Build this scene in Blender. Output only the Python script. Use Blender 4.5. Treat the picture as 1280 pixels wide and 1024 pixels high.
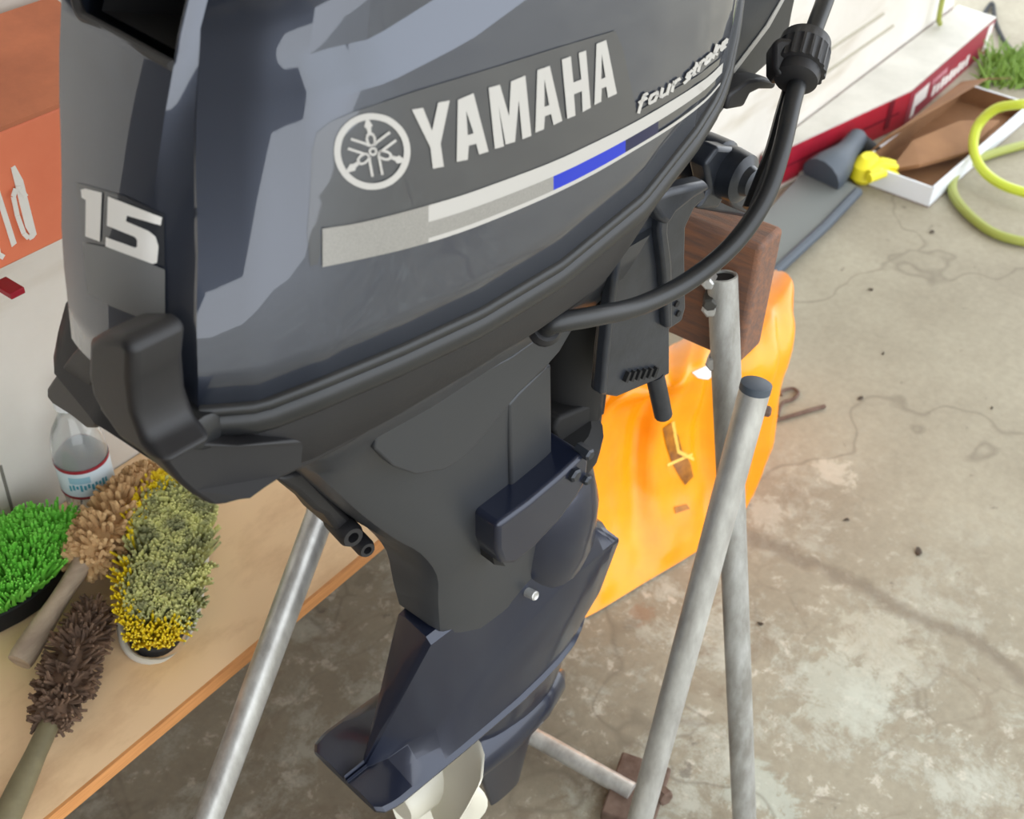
import bpy, bmesh, math, random
import numpy as np
from mathutils import Vector, Matrix, noise
from mathutils.bvhtree import BVHTree
from mathutils.geometry import delaunay_2d_cdt

for o in list(bpy.data.objects):
    bpy.data.objects.remove(o)
random.seed(7)
COL = bpy.context.scene.collection
SC = bpy.context.scene
PI = math.pi

# ------------------------------------------------------------------ camera
F = 1500.0
UP = Vector((0.02997963, -0.76576551, -0.64242073))
VX = Vector((0.60746314, -0.49644241, 0.62010763))
VY = Vector((-0.79378193, -0.40883752, 0.45029116))
CAM = Vector((0, 0, 1.5))

def w3(v):
    return Vector((v.dot(VX), v.dot(VY), v.dot(UP)))
rt, dn, fw = w3(Vector((1, 0, 0))), w3(Vector((0, 1, 0))), w3(Vector((0, 0, 1)))
cd = bpy.data.cameras.new('camera')
cam = bpy.data.objects.new('camera', cd)
COL.objects.link(cam)
M = Matrix((rt, -dn, -fw)).transposed().to_4x4()
M.translation = CAM
cam.matrix_world = M
cd.sensor_width = 36
cd.lens = F / 1280 * 36
cd.clip_start = 0.01
cd.dof.use_dof = True
cd.dof.focus_distance = 1.0
cd.dof.aperture_fstop = 11
SC.camera = cam

# ------------------------------------------------------------------ light
wd = bpy.data.worlds.new('overcast_sky')
SC.world = wd
wd.use_nodes = True
nt = wd.node_tree
nt.nodes.clear()
wo = nt.nodes.new('ShaderNodeOutputWorld')
bg = nt.nodes.new('ShaderNodeBackground')
tc = nt.nodes.new('ShaderNodeTexCoord')
sp = nt.nodes.new('ShaderNodeSeparateXYZ')
cr = nt.nodes.new('ShaderNodeValToRGB')
nt.links.new(tc.outputs['Generated'], sp.inputs[0])
nt.links.new(sp.outputs['Z'], cr.inputs[0])
cr.color_ramp.elements[0].position = 0.0
cr.color_ramp.elements[0].color = (0.80, 0.83, 0.86, 1)
cr.color_ramp.elements[1].position = 0.8
cr.color_ramp.elements[1].color = (0.86, 0.93, 1.0, 1)
nt.links.new(cr.outputs[0], bg.inputs[0])
bg.inputs[1].default_value = 4.6
nt.links.new(bg.outputs[0], wo.inputs[0])

sun = bpy.data.lights.new('sun', 'SUN')
sun.energy = .7
sun.angle = math.radians(50)
sun.color = (1, 0.96, 0.9)
so = bpy.data.objects.new('sun', sun)
so.rotation_euler = Vector((0.12, 0.34, -1.0)).to_track_quat('-Z', 'Y').to_euler()
COL.objects.link(so)

SC.view_settings.view_transform = 'Standard'
SC.view_settings.look = 'None'
SC.view_settings.gamma = 1
SC.view_settings.exposure = -0.47
SC.view_settings.use_curve_mapping = False

# ------------------------------------------------------------------ helpers
def ray(px, py):
    return w3(Vector(((px - 640) / F, (py - 512) / F, 1)))
def onz(px, py, z):
    r = ray(px, py); return CAM + r * ((z - 1.5) / r.z)
def ony(px, py, y):
    r = ray(px, py); return CAM + r * (y / r.y)
def onx(px, py, x):
    r = ray(px, py); return CAM + r * (x / r.x)
def dep(px, py, d):
    return CAM + ray(px, py) * d
def proj(p):
    q = p - CAM
    v = VX * q.x + VY * q.y + UP * q.z
    return (640 + F * v.x / v.z, 512 + F * v.y / v.z)
# motor frame: s forward, t across (positive towards the wall), z up
TH = math.radians(-6.5)
MO = Vector((.345, .535, 0))
MA = Vector((math.cos(TH), math.sin(TH), 0))
MB = Vector((-math.sin(TH), math.cos(TH), 0))
def L(s, t, z):
    return MO + MA * s + MB * t + Vector((0, 0, z))
def onT(px, py, t):
    r = ray(px, py); return CAM + r * (((MO - CAM).dot(MB) + t) / r.dot(MB))
def onS(px, py, s):
    r = ray(px, py); return CAM + r * (((MO - CAM).dot(MA) + s) / r.dot(MA))
def onn(px, py, p0, n):
    r = ray(px, py); return CAM + r * ((p0 - CAM).dot(n) / r.dot(n))

WM = {}
def empty(name, label, cat, loc=(0, 0, 0), rz=0, group=None):
    o = bpy.data.objects.new(name, None)
    o.empty_display_size = .05
    o.location = loc
    o.rotation_euler = (0, 0, rz)
    COL.objects.link(o)
    o['label'] = label; o['category'] = cat
    if group: o['group'] = group
    WM[o.name] = Matrix.Translation(Vector(loc)) @ Matrix.Rotation(rz, 4, 'Z')
    return o

def mesh(verts, faces, smooth=True, angle=35):
    me = bpy.data.meshes.new('m')
    me.from_pydata([tuple(v) for v in verts], [], faces)
    me.validate()
    if smooth:
        for p in me.polygons: p.use_smooth = True
        me.update()
        me.set_sharp_from_angle(angle=math.radians(angle))
    return me

def fixn(me):
    bm = bmesh.new(); bm.from_mesh(me)
    bmesh.ops.recalc_face_normals(bm, faces=bm.faces)
    bm.to_mesh(me); bm.free()
    return me

def obj(name, me, mat, parent=None, base=None, label=None, cat=None, group=None, kind=None, bevel=0, seg=2):
    o = bpy.data.objects.new(name, me)
    me.name = name
    COL.objects.link(o)
    if mat is not None: me.materials.append(mat)
    if parent is not None:
        W = WM[parent.name]
        me.transform(W.inverted())
        o.parent = parent
        WM[o.name] = W
    else:
        b = Vector(base) if base is not None else Vector((0, 0, 0))
        me.transform(Matrix.Translation(-b))
        o.location = b
        WM[o.name] = Matrix.Translation(b)
    if label: o['label'] = label
    if cat: o['category'] = cat
    if group: o['group'] = group
    if kind: o['kind'] = kind
    if bevel:
        m = o.modifiers.new('bevel', 'BEVEL')
        m.width = bevel; m.segments = seg; m.limit_method = 'ANGLE'; m.angle_limit = math.radians(40)
        m.harden_normals = False
        for p in me.polygons: p.use_smooth = True
        me.set_sharp_from_angle(angle=math.radians(60))
    return o

def join(*parts):
    V, Fc = [], []
    for v, f in parts:
        b = len(V); V += list(v); Fc += [tuple(i + b for i in q) for q in f]
    return V, Fc

def loft(rings, closed=True, cap=True):
    n = len(rings[0]); V = [v for r in rings for v in r]; Fc = []
    m = n if closed else n - 1
    for i in range(len(rings) - 1):
        for j in range(m):
            a = i * n + j; b = i * n + (j + 1) % n
            Fc.append((a, b, b + n, a + n))
    if cap and closed:
        Fc.append(tuple(range(n - 1, -1, -1)))
        Fc.append(tuple((len(rings) - 1) * n + j for j in range(n)))
    return V, Fc

def cr_spline(P, k=6):
    P = [Vector(p) for p in P]
    out = []
    n = len(P)
    for i in range(n - 1):
        p0 = P[i - 1] if i > 0 else P[0] * 2 - P[1]
        p1, p2 = P[i], P[i + 1]
        p3 = P[i + 2] if i + 2 < n else P[-1] * 2 - P[-2]
        for j in range(k):
            u = j / k
            out.append(.5 * ((2 * p1) + (p2 - p0) * u + (2 * p0 - 5 * p1 + 4 * p2 - p3) * u * u + (3 * p1 - p0 - 3 * p2 + p3) * u ** 3))
    out.append(P[-1].copy())
    return out

def tube(P, r, n=12, cap=True):
    P = [Vector(p) for p in P]
    rings = []
    t0 = (P[1] - P[0]).normalized()
    nrm = t0.orthogonal().normalized()
    for i, p in enumerate(P):
        t = (P[min(i + 1, len(P) - 1)] - P[max(i - 1, 0)]).normalized()
        nrm = (nrm - t * nrm.dot(t)).normalized()
        b = t.cross(nrm)
        rr = r[i] if isinstance(r, (list, tuple)) else r
        rings.append([p + (nrm * math.cos(2 * PI * k / n) + b * math.sin(2 * PI * k / n)) * rr for k in range(n)])
    return loft(rings, cap=cap)

def lathe(p, axis, prof, n=24):
    """prof: list of (dist along axis, radius)"""
    axis = Vector(axis).normalized(); p = Vector(p)
    u = axis.orthogonal().normalized(); v = axis.cross(u)
    return loft([[p + axis * h + (u * math.cos(2 * PI * k / n) + v * math.sin(2 * PI * k / n)) * r for k in range(n)] for h, r in prof])

def box(c, ax, ay, az):
    c, ax, ay, az = Vector(c), Vector(ax), Vector(ay), Vector(az)
    V = [c + ax * i + ay * j + az * k for i in (-.5, .5) for j in (-.5, .5) for k in (-.5, .5)]
    return V, [(0, 1, 3, 2), (4, 6, 7, 5), (0, 4, 5, 1), (2, 3, 7, 6), (0, 2, 6, 4), (1, 5, 7, 3)]

def prism(poly, d):
    """poly: list of world points, d: extrusion vector"""
    n = len(poly); d = Vector(d)
    V = list(poly) + [p + d for p in poly]
    Fc = [tuple(range(n)), tuple(range(2 * n - 1, n - 1, -1))]
    Fc += [(i, i + n, (i + 1) % n + n, (i + 1) % n) for i in range(n)]
    return V, Fc

def plate_T(pxs, t, th):      # outline read on a fore-and-aft upright plane of the motor, given real thickness
    return prism([onT(x, y, t) for x, y in pxs], MB * th)
def plate_S(pxs, s, th):
    return prism([onS(x, y, s) for x, y in pxs], MA * th)

def mk(vf, smooth=True, angle=35):
    return fixn(mesh(vf[0], vf[1], smooth, angle))

# ------------------------------------------------------------------ materials
def lin(c):
    return tuple((x / 12.92 if x <= .04045 else ((x + .055) / 1.055) ** 2.4) for x in c)
def rgb(r, g, b):
    return lin((r / 255, g / 255, b / 255)) + (1,)

def mat(name, col, rough=.5, metal=0, coat=0, spec=.5, bump=0, bscale=100, var=0, vscale=8, col2=None, trans=0, alpha=1, coatr=.03, thr=(.35, .65), flake=0, stretch=None):
    m = bpy.data.materials.new(name)
    m.use_nodes = True
    t = m.node_tree; b = t.nodes['Principled BSDF']
    b.inputs['Base Color'].default_value = col
    b.inputs['Roughness'].default_value = rough
    b.inputs['Metallic'].default_value = metal
    b.inputs['Coat Weight'].default_value = coat
    b.inputs['Coat Roughness'].default_value = coatr
    b.inputs['Specular IOR Level'].default_value = spec
    b.inputs['Transmission Weight'].default_value = trans
    b.inputs['Alpha'].default_value = alpha
    tcn = t.nodes.new('ShaderNodeTexCoord')
    src = tcn.outputs['Object']
    if stretch:
        mp = t.nodes.new('ShaderNodeMapping'); mp.inputs['Scale'].default_value = stretch
        t.links.new(src, mp.inputs[0]); src = mp.outputs[0]
    if col2 is not None:
        n = t.nodes.new('ShaderNodeTexNoise'); n.inputs['Scale'].default_value = vscale; n.inputs['Detail'].default_value = 8
        n.inputs['Roughness'].default_value = .65
        t.links.new(src, n.inputs[0])
        r = t.nodes.new('ShaderNodeValToRGB')
        r.color_ramp.elements[0].position = thr[0]; r.color_ramp.elements[1].position = thr[1]
        r.color_ramp.elements[0].color = col; r.color_ramp.elements[1].color = col2
        t.links.new(n.outputs[0], r.inputs[0]); t.links.new(r.outputs[0], b.inputs['Base Color'])
    if flake:
        n = t.nodes.new('ShaderNodeTexNoise'); n.inputs['Scale'].default_value = 1500; n.inputs['Detail'].default_value = 2
        t.links.new(src, n.inputs[0])
        bm_ = t.nodes.new('ShaderNodeBump'); bm_.inputs['Strength'].default_value = flake; bm_.inputs['Distance'].default_value = .0004
        t.links.new(n.outputs[0], bm_.inputs['Height']); t.links.new(bm_.outputs[0], b.inputs['Normal'])
    if bump:
        n = t.nodes.new('ShaderNodeTexNoise'); n.inputs['Scale'].default_value = bscale; n.inputs['Detail'].default_value = 6
        t.links.new(src, n.inputs[0])
        bm_ = t.nodes.new('ShaderNodeBump'); bm_.inputs['Strength'].default_value = bump; bm_.inputs['Distance'].default_value = .002
        t.links.new(n.outputs[0], bm_.inputs['Height']); t.links.new(bm_.outputs[0], b.inputs['Normal'])
    return m

PAINT = mat('metallic_paint', rgb(57, 63, 77), .42, .6, 1, flake=.3, coatr=.02)
PAINT.node_tree.nodes['Principled BSDF'].inputs['Coat IOR'].default_value = 1.7
FILM = mat('tinted_film', rgb(60, 63, 70), .42, .55, 1, coatr=.03)
FILM.node_tree.nodes['Principled BSDF'].inputs['Coat IOR'].default_value = 1.7
NAVY = mat('navy_paint', rgb(27, 33, 52), .35, .35, .6, coatr=.1)
GREYP = mat('dark_grey_case', rgb(50, 52, 56), .42, .2, .25, coatr=.25, bump=.03, bscale=300)
BLACKP = mat('black_plastic', rgb(31, 30, 32), .5, 0, 0, bump=.06, bscale=500)
RUBBER = mat('black_rubber', rgb(30, 31, 33), .42, 0, .1, bump=.05, bscale=300)
DEEP = mat('deep_black', rgb(14, 13, 14), .7)
CAST = mat('cast_bracket', rgb(36, 40, 48), .4, .4, .3, coatr=.2, bump=.1, bscale=120, col2=rgb(50, 54, 62), vscale=30)
SILVER = mat('silver_print', rgb(184, 181, 176), .45, .15)
SILV2 = mat('halftone_silver', rgb(140, 138, 133), .45, .3, col2=rgb(154, 151, 146), vscale=900)
GREYDEC = mat('grey_label', rgb(128, 128, 128), .4, .2)
BLUE = mat('blue_print', rgb(18, 44, 172), .35)
BLUED = mat('dark_blue_print', rgb(14, 20, 60), .35)
WHITEP = mat('white_lettering', rgb(240, 236, 230), .5)
STEEL = mat('galvanised_tube', rgb(214, 214, 210), .38, .55, bump=.12, bscale=90, col2=rgb(176, 174, 170), vscale=45, stretch=(1, 1, .3))
STEEL2 = mat('weathered_tube', rgb(184, 184, 180), .5, .4, bump=.2, bscale=90, col2=rgb(140, 137, 130), vscale=40, stretch=(1, 1, .3))
DRKMET = mat('dirty_bolt', rgb(80, 78, 74), .55, .6, bump=.2, bscale=200)
RUST = mat('rusty_iron', rgb(88, 66, 54), .8, .2, bump=.4, bscale=80, col2=rgb(120, 100, 88), vscale=30)
CREAM = mat('cream_plastic', rgb(222, 217, 200), .45, 0, .2)

# weathered plank
PLANK = mat('stained_timber', rgb(132, 90, 66), .7, 0, .05, bump=.5, bscale=60, col2=rgb(100, 76, 66), vscale=10, stretch=(14, 1.6, 14), thr=(.38, .62))
PLY = mat('plywood_face', rgb(234, 200, 158), .6, 0, 0, bump=.05, bscale=50, col2=rgb(186, 142, 102), vscale=5, thr=(.5, .85), stretch=(1, 2.2, 1))
PLYE = mat('plywood_edge', rgb(215, 150, 90), .6, col2=rgb(190, 128, 74), vscale=20, stretch=(1, 1, 30))
CARD = mat('brown_cardboard', rgb(150, 108, 72), .8, bump=.05, bscale=60, col2=rgb(132, 94, 62), vscale=6)
ORANGE = mat('orange_carton', rgb(244, 140, 102), .6, bump=.05, bscale=30, col2=rgb(236, 128, 92), vscale=5)
ORTOP = mat('carton_top', rgb(206, 124, 88), .7, bump=.05, bscale=30, col2=rgb(176, 104, 74), vscale=9)
RED = mat('red_carton', rgb(176, 22, 44), .45, col2=rgb(150, 20, 42), vscale=5)
RED2 = mat('dull_red_carton', rgb(160, 48, 66), .5, col2=rgb(142, 40, 58), vscale=5)
OFFW = mat('offwhite_card', rgb(214, 210, 200), .6, col2=rgb(188, 184, 174), vscale=4)
WHITEC = mat('white_card', rgb(226, 228, 232), .6)
YEL = mat('yellow_sack', rgb(255, 166, 0), .34, 0, .2, coatr=.12, bump=.3, bscale=16, col2=rgb(252, 140, 0), vscale=3)
YEL2 = mat('lemon_yellow', rgb(236, 222, 40), .5, bump=.1, bscale=40)
HOSE = mat('lime_hose', rgb(196, 208, 62), .4, 0, .2)
HOSE2 = mat('dirty_lime_hose', rgb(150, 156, 70), .5, 0, .1)
GREYSC = mat('grey_scoop', rgb(116, 120, 118), .5, bump=.05, bscale=40)
DKGREY = mat('dark_grey_plastic', rgb(70, 78, 88), .5)
BRNPRT = mat('brown_print', rgb(120, 70, 20), .4, col2=rgb(190, 120, 30), vscale=35)
GREENB = mat('green_bristle', rgb(136, 220, 84), .55, col2=rgb(96, 186, 52), vscale=40)
TANB = mat('tan_bristle', rgb(206, 172, 124), .8, col2=rgb(176, 138, 94), vscale=40)
BRNB = mat('dark_brown_bristle', rgb(112, 86, 66), .8, col2=rgb(74, 56, 44), vscale=40)
YELB = mat('yellow_bristle', rgb(235, 208, 30), .55)
YGREYB = mat('soiled_yellow_bristle', rgb(212, 212, 136), .7, col2=rgb(140, 142, 100), vscale=45, thr=(.4, .6))
HANDLE = mat('worn_wood_handle', rgb(184, 166, 142), .75, bump=.2, bscale=60, col2=rgb(146, 128, 110), vscale=14, stretch=(1, 1, 6))
HANDLE2 = mat('green_grey_handle', rgb(124, 114, 84), .7, col2=rgb(98, 90, 66), vscale=14)
PET = mat('clear_bottle_plastic', (.95, .97, .97, 1), .06, 0, 0, trans=.85)
WLAB = mat('bottle_label', rgb(210, 222, 228), .5)
TEAL = mat('teal_print', rgb(70, 150, 170), .5)
REDP = mat('label_red', rgb(150, 40, 52), .5)
LEAF = mat('weed_green', rgb(120, 150, 60), .6)

def wall_mat():
    m = mat('white_wall_paint', rgb(220, 215, 207), .5, bump=.04, bscale=40, col2=rgb(206, 199, 189), vscale=2.2, thr=(.4, .7))
    t = m.node_tree; b = t.nodes['Principled BSDF']
    # scuffs low on the wall
    n = t.nodes.new('ShaderNodeTexNoise'); n.inputs['Scale'].default_value = 5; n.inputs['Detail'].default_value = 10
    tc_ = t.nodes.new('ShaderNodeTexCoord')
    mp = t.nodes.new('ShaderNodeMapping'); mp.inputs['Scale'].default_value = (.5, 1, 3)
    t.links.new(tc_.outputs['Object'], mp.inputs[0]); t.links.new(mp.outputs[0], n.inputs[0])
    r = t.nodes.new('ShaderNodeValToRGB')
    r.color_ramp.elements[0].position = .56; r.color_ramp.elements[0].color = (1, 1, 1, 1)
    r.color_ramp.elements[1].position = .78; r.color_ramp.elements[1].color = (.72, .67, .58, 1)
    t.links.new(n.outputs[0], r.inputs[0])
    mx = t.nodes.new('ShaderNodeMix'); mx.data_type = 'RGBA'; mx.blend_type = 'MULTIPLY'; mx.inputs[0].default_value = 1
    prev = b.inputs['Base Color'].links[0].from_socket
    t.links.new(prev, mx.inputs[6]); t.links.new(r.outputs[0], mx.inputs[7]); t.links.new(mx.outputs[2], b.inputs['Base Color'])
    return m
WALL = wall_mat()

def floor_mat():
    m = bpy.data.materials.new('worn_concrete'); m.use_nodes = True
    t = m.node_tree; b = t.nodes['Principled BSDF']; N = t.nodes.new; K = t.links.new
    geo = N('ShaderNodeNewGeometry')
    def noi(scale, det=8, rg=.6, dist=0, vec=None):
        n = N('ShaderNodeTexNoise'); n.inputs['Scale'].default_value = scale; n.inputs['Detail'].default_value = det
        n.inputs['Roughness'].default_value = rg; n.inputs['Distortion'].default_value = dist
        K(vec or geo.outputs['Position'], n.inputs[0]); return n.outputs[0]
    def ramp(v, a, bb, ca, cb):
        r = N('ShaderNodeValToRGB'); e = r.color_ramp.elements
        e[0].position = a; e[1].position = bb; e[0].color = ca; e[1].color = cb
        K(v, r.inputs[0]); return r.outputs[0]
    def mix(kind, fac, a, bb):
        x = N('ShaderNodeMix'); x.data_type = 'RGBA'; x.blend_type = kind
        if isinstance(fac, float): x.inputs[0].default_value = fac
        else: K(fac, x.inputs[0])
        for s, v in ((6, a), (7, bb)):
            if isinstance(v, tuple): x.inputs[s].default_value = v
            else: K(v, x.inputs[s])
        return x.outputs[2]
    def math_(op, a, bb=None, c=None):
        x = N('ShaderNodeMath'); x.operation = op
        for i, v in enumerate((a, bb, c)):
            if v is None: continue
            if isinstance(v, (int, float)): x.inputs[i].default_value = v
            else: K(v, x.inputs[i])
        return x.outputs[0]
    W1 = (1, 1, 1, 1)
    base = ramp(noi(3, 6), .35, .7, rgb(148, 139, 120), rgb(168, 160, 140))
    fine = ramp(noi(60, 8, .7), .3, .7, (.86, .86, .86, 1), (1.06, 1.06, 1.06, 1))
    c = mix('MULTIPLY', 1.0, base, fine)
    # distance based zone: worn, exposed patches nearer the bench side (x<1.7)
    xyz = N('ShaderNodeSeparateXYZ'); K(geo.outputs['Position'], xyz.inputs[0])
    zone = ramp(math_('ADD', xyz.outputs[0], math_('MULTIPLY', noi(2.5, 4), .8)), 1.55, 2.15, W1, (0, 0, 0, 1))
    zone.node.color_ramp.elements[0].position = .0
    mr = N('ShaderNodeMapRange'); mr.inputs[1].default_value = 1.5; mr.inputs[2].default_value = 2.1
    mr.inputs[3].default_value = 1; mr.inputs[4].default_value = 0
    K(math_('ADD', xyz.outputs[0], math_('MULTIPLY', noi(2.5, 4), .6)), mr.inputs[0])
    spall = ramp(noi(7, 12, .78, .25), .50, .60, (0, 0, 0, 1), W1)
    f1 = math_('MULTIPLY', mr.outputs[0], spall)
    c = mix('MIX', math_('MULTIPLY', f1, .8), c, rgb(190, 190, 176))
    pit = ramp(noi(24, 10, .75, .3), .56, .62, (0, 0, 0, 1), W1)
    c = mix('MIX', math_('MULTIPLY', math_('MULTIPLY', pit, mr.outputs[0]), .7), c, rgb(208, 202, 186))
    brown = ramp(noi(6, 9, .7, 1.2), .56, .66, (0, 0, 0, 1), W1)
    c = mix('MIX', math_('MULTIPLY', math_('MULTIPLY', brown, mr.outputs[0]), .55), c, rgb(128, 112, 92))
    dark = ramp(noi(17, 7, .6, .3), .66, .71, (0, 0, 0, 1), W1)
    c = mix('MIX', math_('MULTIPLY', dark, .55), c, rgb(84, 74, 64))
    # exposed aggregate rims
    vo = N('ShaderNodeTexVoronoi'); vo.inputs['Scale'].default_value = 13; vo.feature = 'DISTANCE_TO_EDGE'
    K(geo.outputs['Position'], vo.inputs['Vector'])
    rim = ramp(vo.outputs['Distance'], .0, .05, W1, (0, 0, 0, 1))
    stz = ramp(noi(4, 3), .52, .6, (0, 0, 0, 1), W1)
    c = mix('MIX', math_('MULTIPLY', math_('MULTIPLY', rim, stz), math_('MULTIPLY', mr.outputs[0], .4)), c, rgb(104, 92, 78))
    # darker, browner ground beside the bench (x below 1, y above .45)
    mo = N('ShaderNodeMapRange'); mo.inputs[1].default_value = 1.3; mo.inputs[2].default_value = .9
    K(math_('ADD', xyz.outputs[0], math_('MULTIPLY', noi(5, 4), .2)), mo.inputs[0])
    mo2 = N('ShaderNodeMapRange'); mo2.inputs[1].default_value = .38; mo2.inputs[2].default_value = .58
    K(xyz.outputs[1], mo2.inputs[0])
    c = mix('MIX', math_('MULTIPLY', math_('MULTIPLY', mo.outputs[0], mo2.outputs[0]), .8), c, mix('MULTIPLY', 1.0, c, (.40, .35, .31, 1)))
    # a broad shallow crack across the slab near x = 1.45
    cx = math_('ADD', xyz.outputs[0], math_('MULTIPLY', math_('SUBTRACT', noi(4, 5), .5), .16))
    cd_ = math_('ABSOLUTE', math_('SUBTRACT', cx, 1.45))
    crk = ramp(cd_, .006, .022, W1, (0, 0, 0, 1))
    c = mix('MIX', math_('MULTIPLY', crk, .6), c, rgb(116, 104, 88))
    # pale mineral stains that sit on the slab
    for (sx, sy, sr, col_) in ((1045, 592, .055, rgb(206, 198, 180)), (952, 640, .065, rgb(192, 188, 172)), (1060, 865, .12, rgb(196, 200, 186)), (1100, 810, .10, rgb(190, 186, 168)), (950, 990, .07, rgb(196, 204, 192)), (800, 770, .03, rgb(150, 112, 84))):
        q = onz(sx, sy, 0)
        dv = N('ShaderNodeVectorMath'); dv.operation = 'DISTANCE'; dv.inputs[1].default_value = q
        K(geo.outputs['Position'], dv.inputs[0])
        dd = math_('ADD', dv.outputs['Value'], math_('MULTIPLY', math_('SUBTRACT', noi(22, 8, .75, .4), .5), sr * 3.4))
        c = mix('MIX', math_('MULTIPLY', ramp(dd, sr * .45, sr * .75, W1, (0, 0, 0, 1)), .5), c, col_)
    # hairline cracks
    v2 = N('ShaderNodeTexVoronoi'); v2.inputs['Scale'].default_value = .6; v2.feature = 'DISTANCE_TO_EDGE'
    wv = N('ShaderNodeVectorMath'); wv.operation = 'ADD'
    nn = N('ShaderNodeTexNoise'); nn.inputs['Scale'].default_value = 5; K(geo.outputs['Position'], nn.inputs[0])
    sc = N('ShaderNodeVectorMath'); sc.operation = 'SCALE'; sc.inputs[3].default_value = .35; K(nn.outputs['Color'], sc.inputs[0])
    K(geo.outputs['Position'], wv.inputs[0]); K(sc.outputs[0], wv.inputs[1]); K(wv.outputs[0], v2.inputs['Vector'])
    hair = ramp(v2.outputs['Distance'], .0, .004, W1, (0, 0, 0, 1))
    c = mix('MIX', math_('MULTIPLY', hair, .4), c, rgb(96, 86, 72))
    K(c, b.inputs['Base Color'])
    b.inputs['Roughness'].default_value = .8
    bp = N('ShaderNodeBump'); bp.inputs['Strength'].default_value = .35; bp.inputs['Distance'].default_value = .006
    h = math_('ADD', math_('MULTIPLY', noi(40, 8, .7), .6), math_('MULTIPLY', f1, .5))
    h = math_('SUBTRACT', h, math_('MULTIPLY', crk, .8))
    K(h, bp.inputs['Height']); K(bp.outputs[0], b.inputs['Normal'])
    return m
CONC = floor_mat()

# ------------------------------------------------------------------ setting
def slab(name, x0, x1, y0, y1, z0, z1, m, parent=None, **k):
    return obj(name, mk(box(((x0 + x1) / 2, (y0 + y1) / 2, (z0 + z1) / 2), (x1 - x0, 0, 0), (0, y1 - y0, 0), (0, 0, z1 - z0)), False), m, parent, **k)
floor = slab('floor', -6, 9, -9, 5, -.1, 0, CONC, kind='structure')
slab('wall_rear_added', -1.9, -.12, 1.10, 1.2, 0, 2.7, mat('added_dark_wall', rgb(66, 62, 60), .8), kind='structure')  # unseen stretch, added in a dark tone to darken the cowl's rear reflection
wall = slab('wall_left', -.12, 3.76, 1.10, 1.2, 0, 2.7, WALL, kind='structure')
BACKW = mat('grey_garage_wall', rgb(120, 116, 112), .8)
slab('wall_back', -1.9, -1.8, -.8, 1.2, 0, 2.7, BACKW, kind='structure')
slab('unseen_ceiling', -1.9, 3.9, -.90, 1.3, 2.7, 2.8, WALL, kind='structure')  # unseen, added so daylight enters only from the open sides

# seams and battens of the wall
TRIMM = mat('grey_seam', rgb(120, 116, 108), .6)
def wline(a, b, w, name, m=TRIMM, y=1.1):
    pa, pb = ony(*a, y), ony(*b, y)
    obj(name, mk(tube([pa, pb], w, 6)), m, kind='structure')
wline((0, 582), (22, 662), .0022, 'trim_1')
wline((1036, 62), (1104, 17), .005, 'trim_2', mat('tan_groove', rgb(165, 158, 140), .7))
wline((1030, 92), (1116, 32), .005, 'trim_3', bpy.data.materials['tan_groove'])

# ------------------------------------------------------------------ OUTBOARD MOTOR
motor = empty('outboard_motor', 'dark grey four-stroke outboard motor clamped to the tube stand', 'outboard motor', MO, TH)

def interp(x, xs, ys):
    return float(np.interp(x, xs, ys))
ZK = [1.03, 1.06, 1.11, 1.15, 1.20, 1.25, 1.30, 1.36]
RS = [-.026, -.02, -.010, .004, .02, .040, .068, .11]        # rear edge leans forward with height
RT = [.092, .09, .085, .076, .062, .050, .044, .040]          # near rear corner
PB = [.046, .046, .046, .046, .046, .046, .042, .038]         # near border of the flat rear panel
FB = [.028, .032, .040, .048, .060, .071, .076, .078]          # far edge of the rear panel
SK = [-.02, .007, .04, .096, .16, .235, .325, .396, .430, .448, .468, .492, .515, .528]
WK = [.09, .110, .125, .132, .135, .135, .130, .119, .110, .104, .094, .078, .05, 0]
ZS = [1.06, 1.06, 1.067, 1.066, 1.063, 1.065, 1.078, 1.101, 1.112, 1.126, 1.150, 1.182, 1.22, 1.25]
BS = [0, .01, .03, .05, .095, .155, .197, .3, .5]
BZ = [1.200, 1.205, 1.213, 1.219, 1.228, 1.236, 1.247, 1.272, 1.31]
CS = [0, .01, .02, .047, .075, .095, .15, .3, .5]
CZ = [1.206, 1.216, 1.228, 1.240, 1.244, 1.247, 1.260, 1.296, 1.33]
DS = [0, .01, .02, .028, .047, .075, .105, .3, .5]
DZ = [1.212, 1.222, 1.236, 1.246, 1.255, 1.267, 1.277, 1.314, 1.348]
ZTOP = 1.37

def side_s(s0, z):
    fade = max(0, 1 - max(0, s0 + .02) / .16)
    return s0 + (interp(z, ZK, RS) + .02) * fade ** 1.2
def curves(s0):
    b = interp(side_s(s0, 1.21), BS, BZ); c = interp(side_s(s0, 1.225), CS, CZ); d = interp(side_s(s0, 1.235), DS, DZ)
    return b, max(c, b + .004), max(d, c + .005)
def near_pt(s0, z, zs):
    """point on the near side of the cowl for nominal station s0 at height z"""
    s = side_s(s0, z)
    w = interp(s0, SK, WK)
    zb, zc, zd = curves(s0)
    fade = max(0, 1 - max(0, s0 + .02) / .10)
    e = (.09 - interp(z, ZK, RT)) * fade
    k = interp(s0, [-.02, .015, .06], [0, .25, 1]) * interp(s0, [.3, .45, .5], [1, .5, .1])
    ins = .007 * max(0, min(1, (z - zs) / max(.02, zb - zs))) ** 2 * (1 - fade)
    if z > zb: ins += k * .013 * min(1, (z - zb) / max(1e-4, zc - zb))
    if z > zc: ins += k * .000 * min(1, (z - zc) / max(1e-4, zd - zc))
    if z > zd: ins += (.62 * (1 - fade) + .35 * fade) * (z - zd) + .8 * (z - zd) ** 2
    wv = max(w - ins - e, w * .25)
    # light line where the lower panel tucks in towards the seam
    return s, -wv

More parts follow.
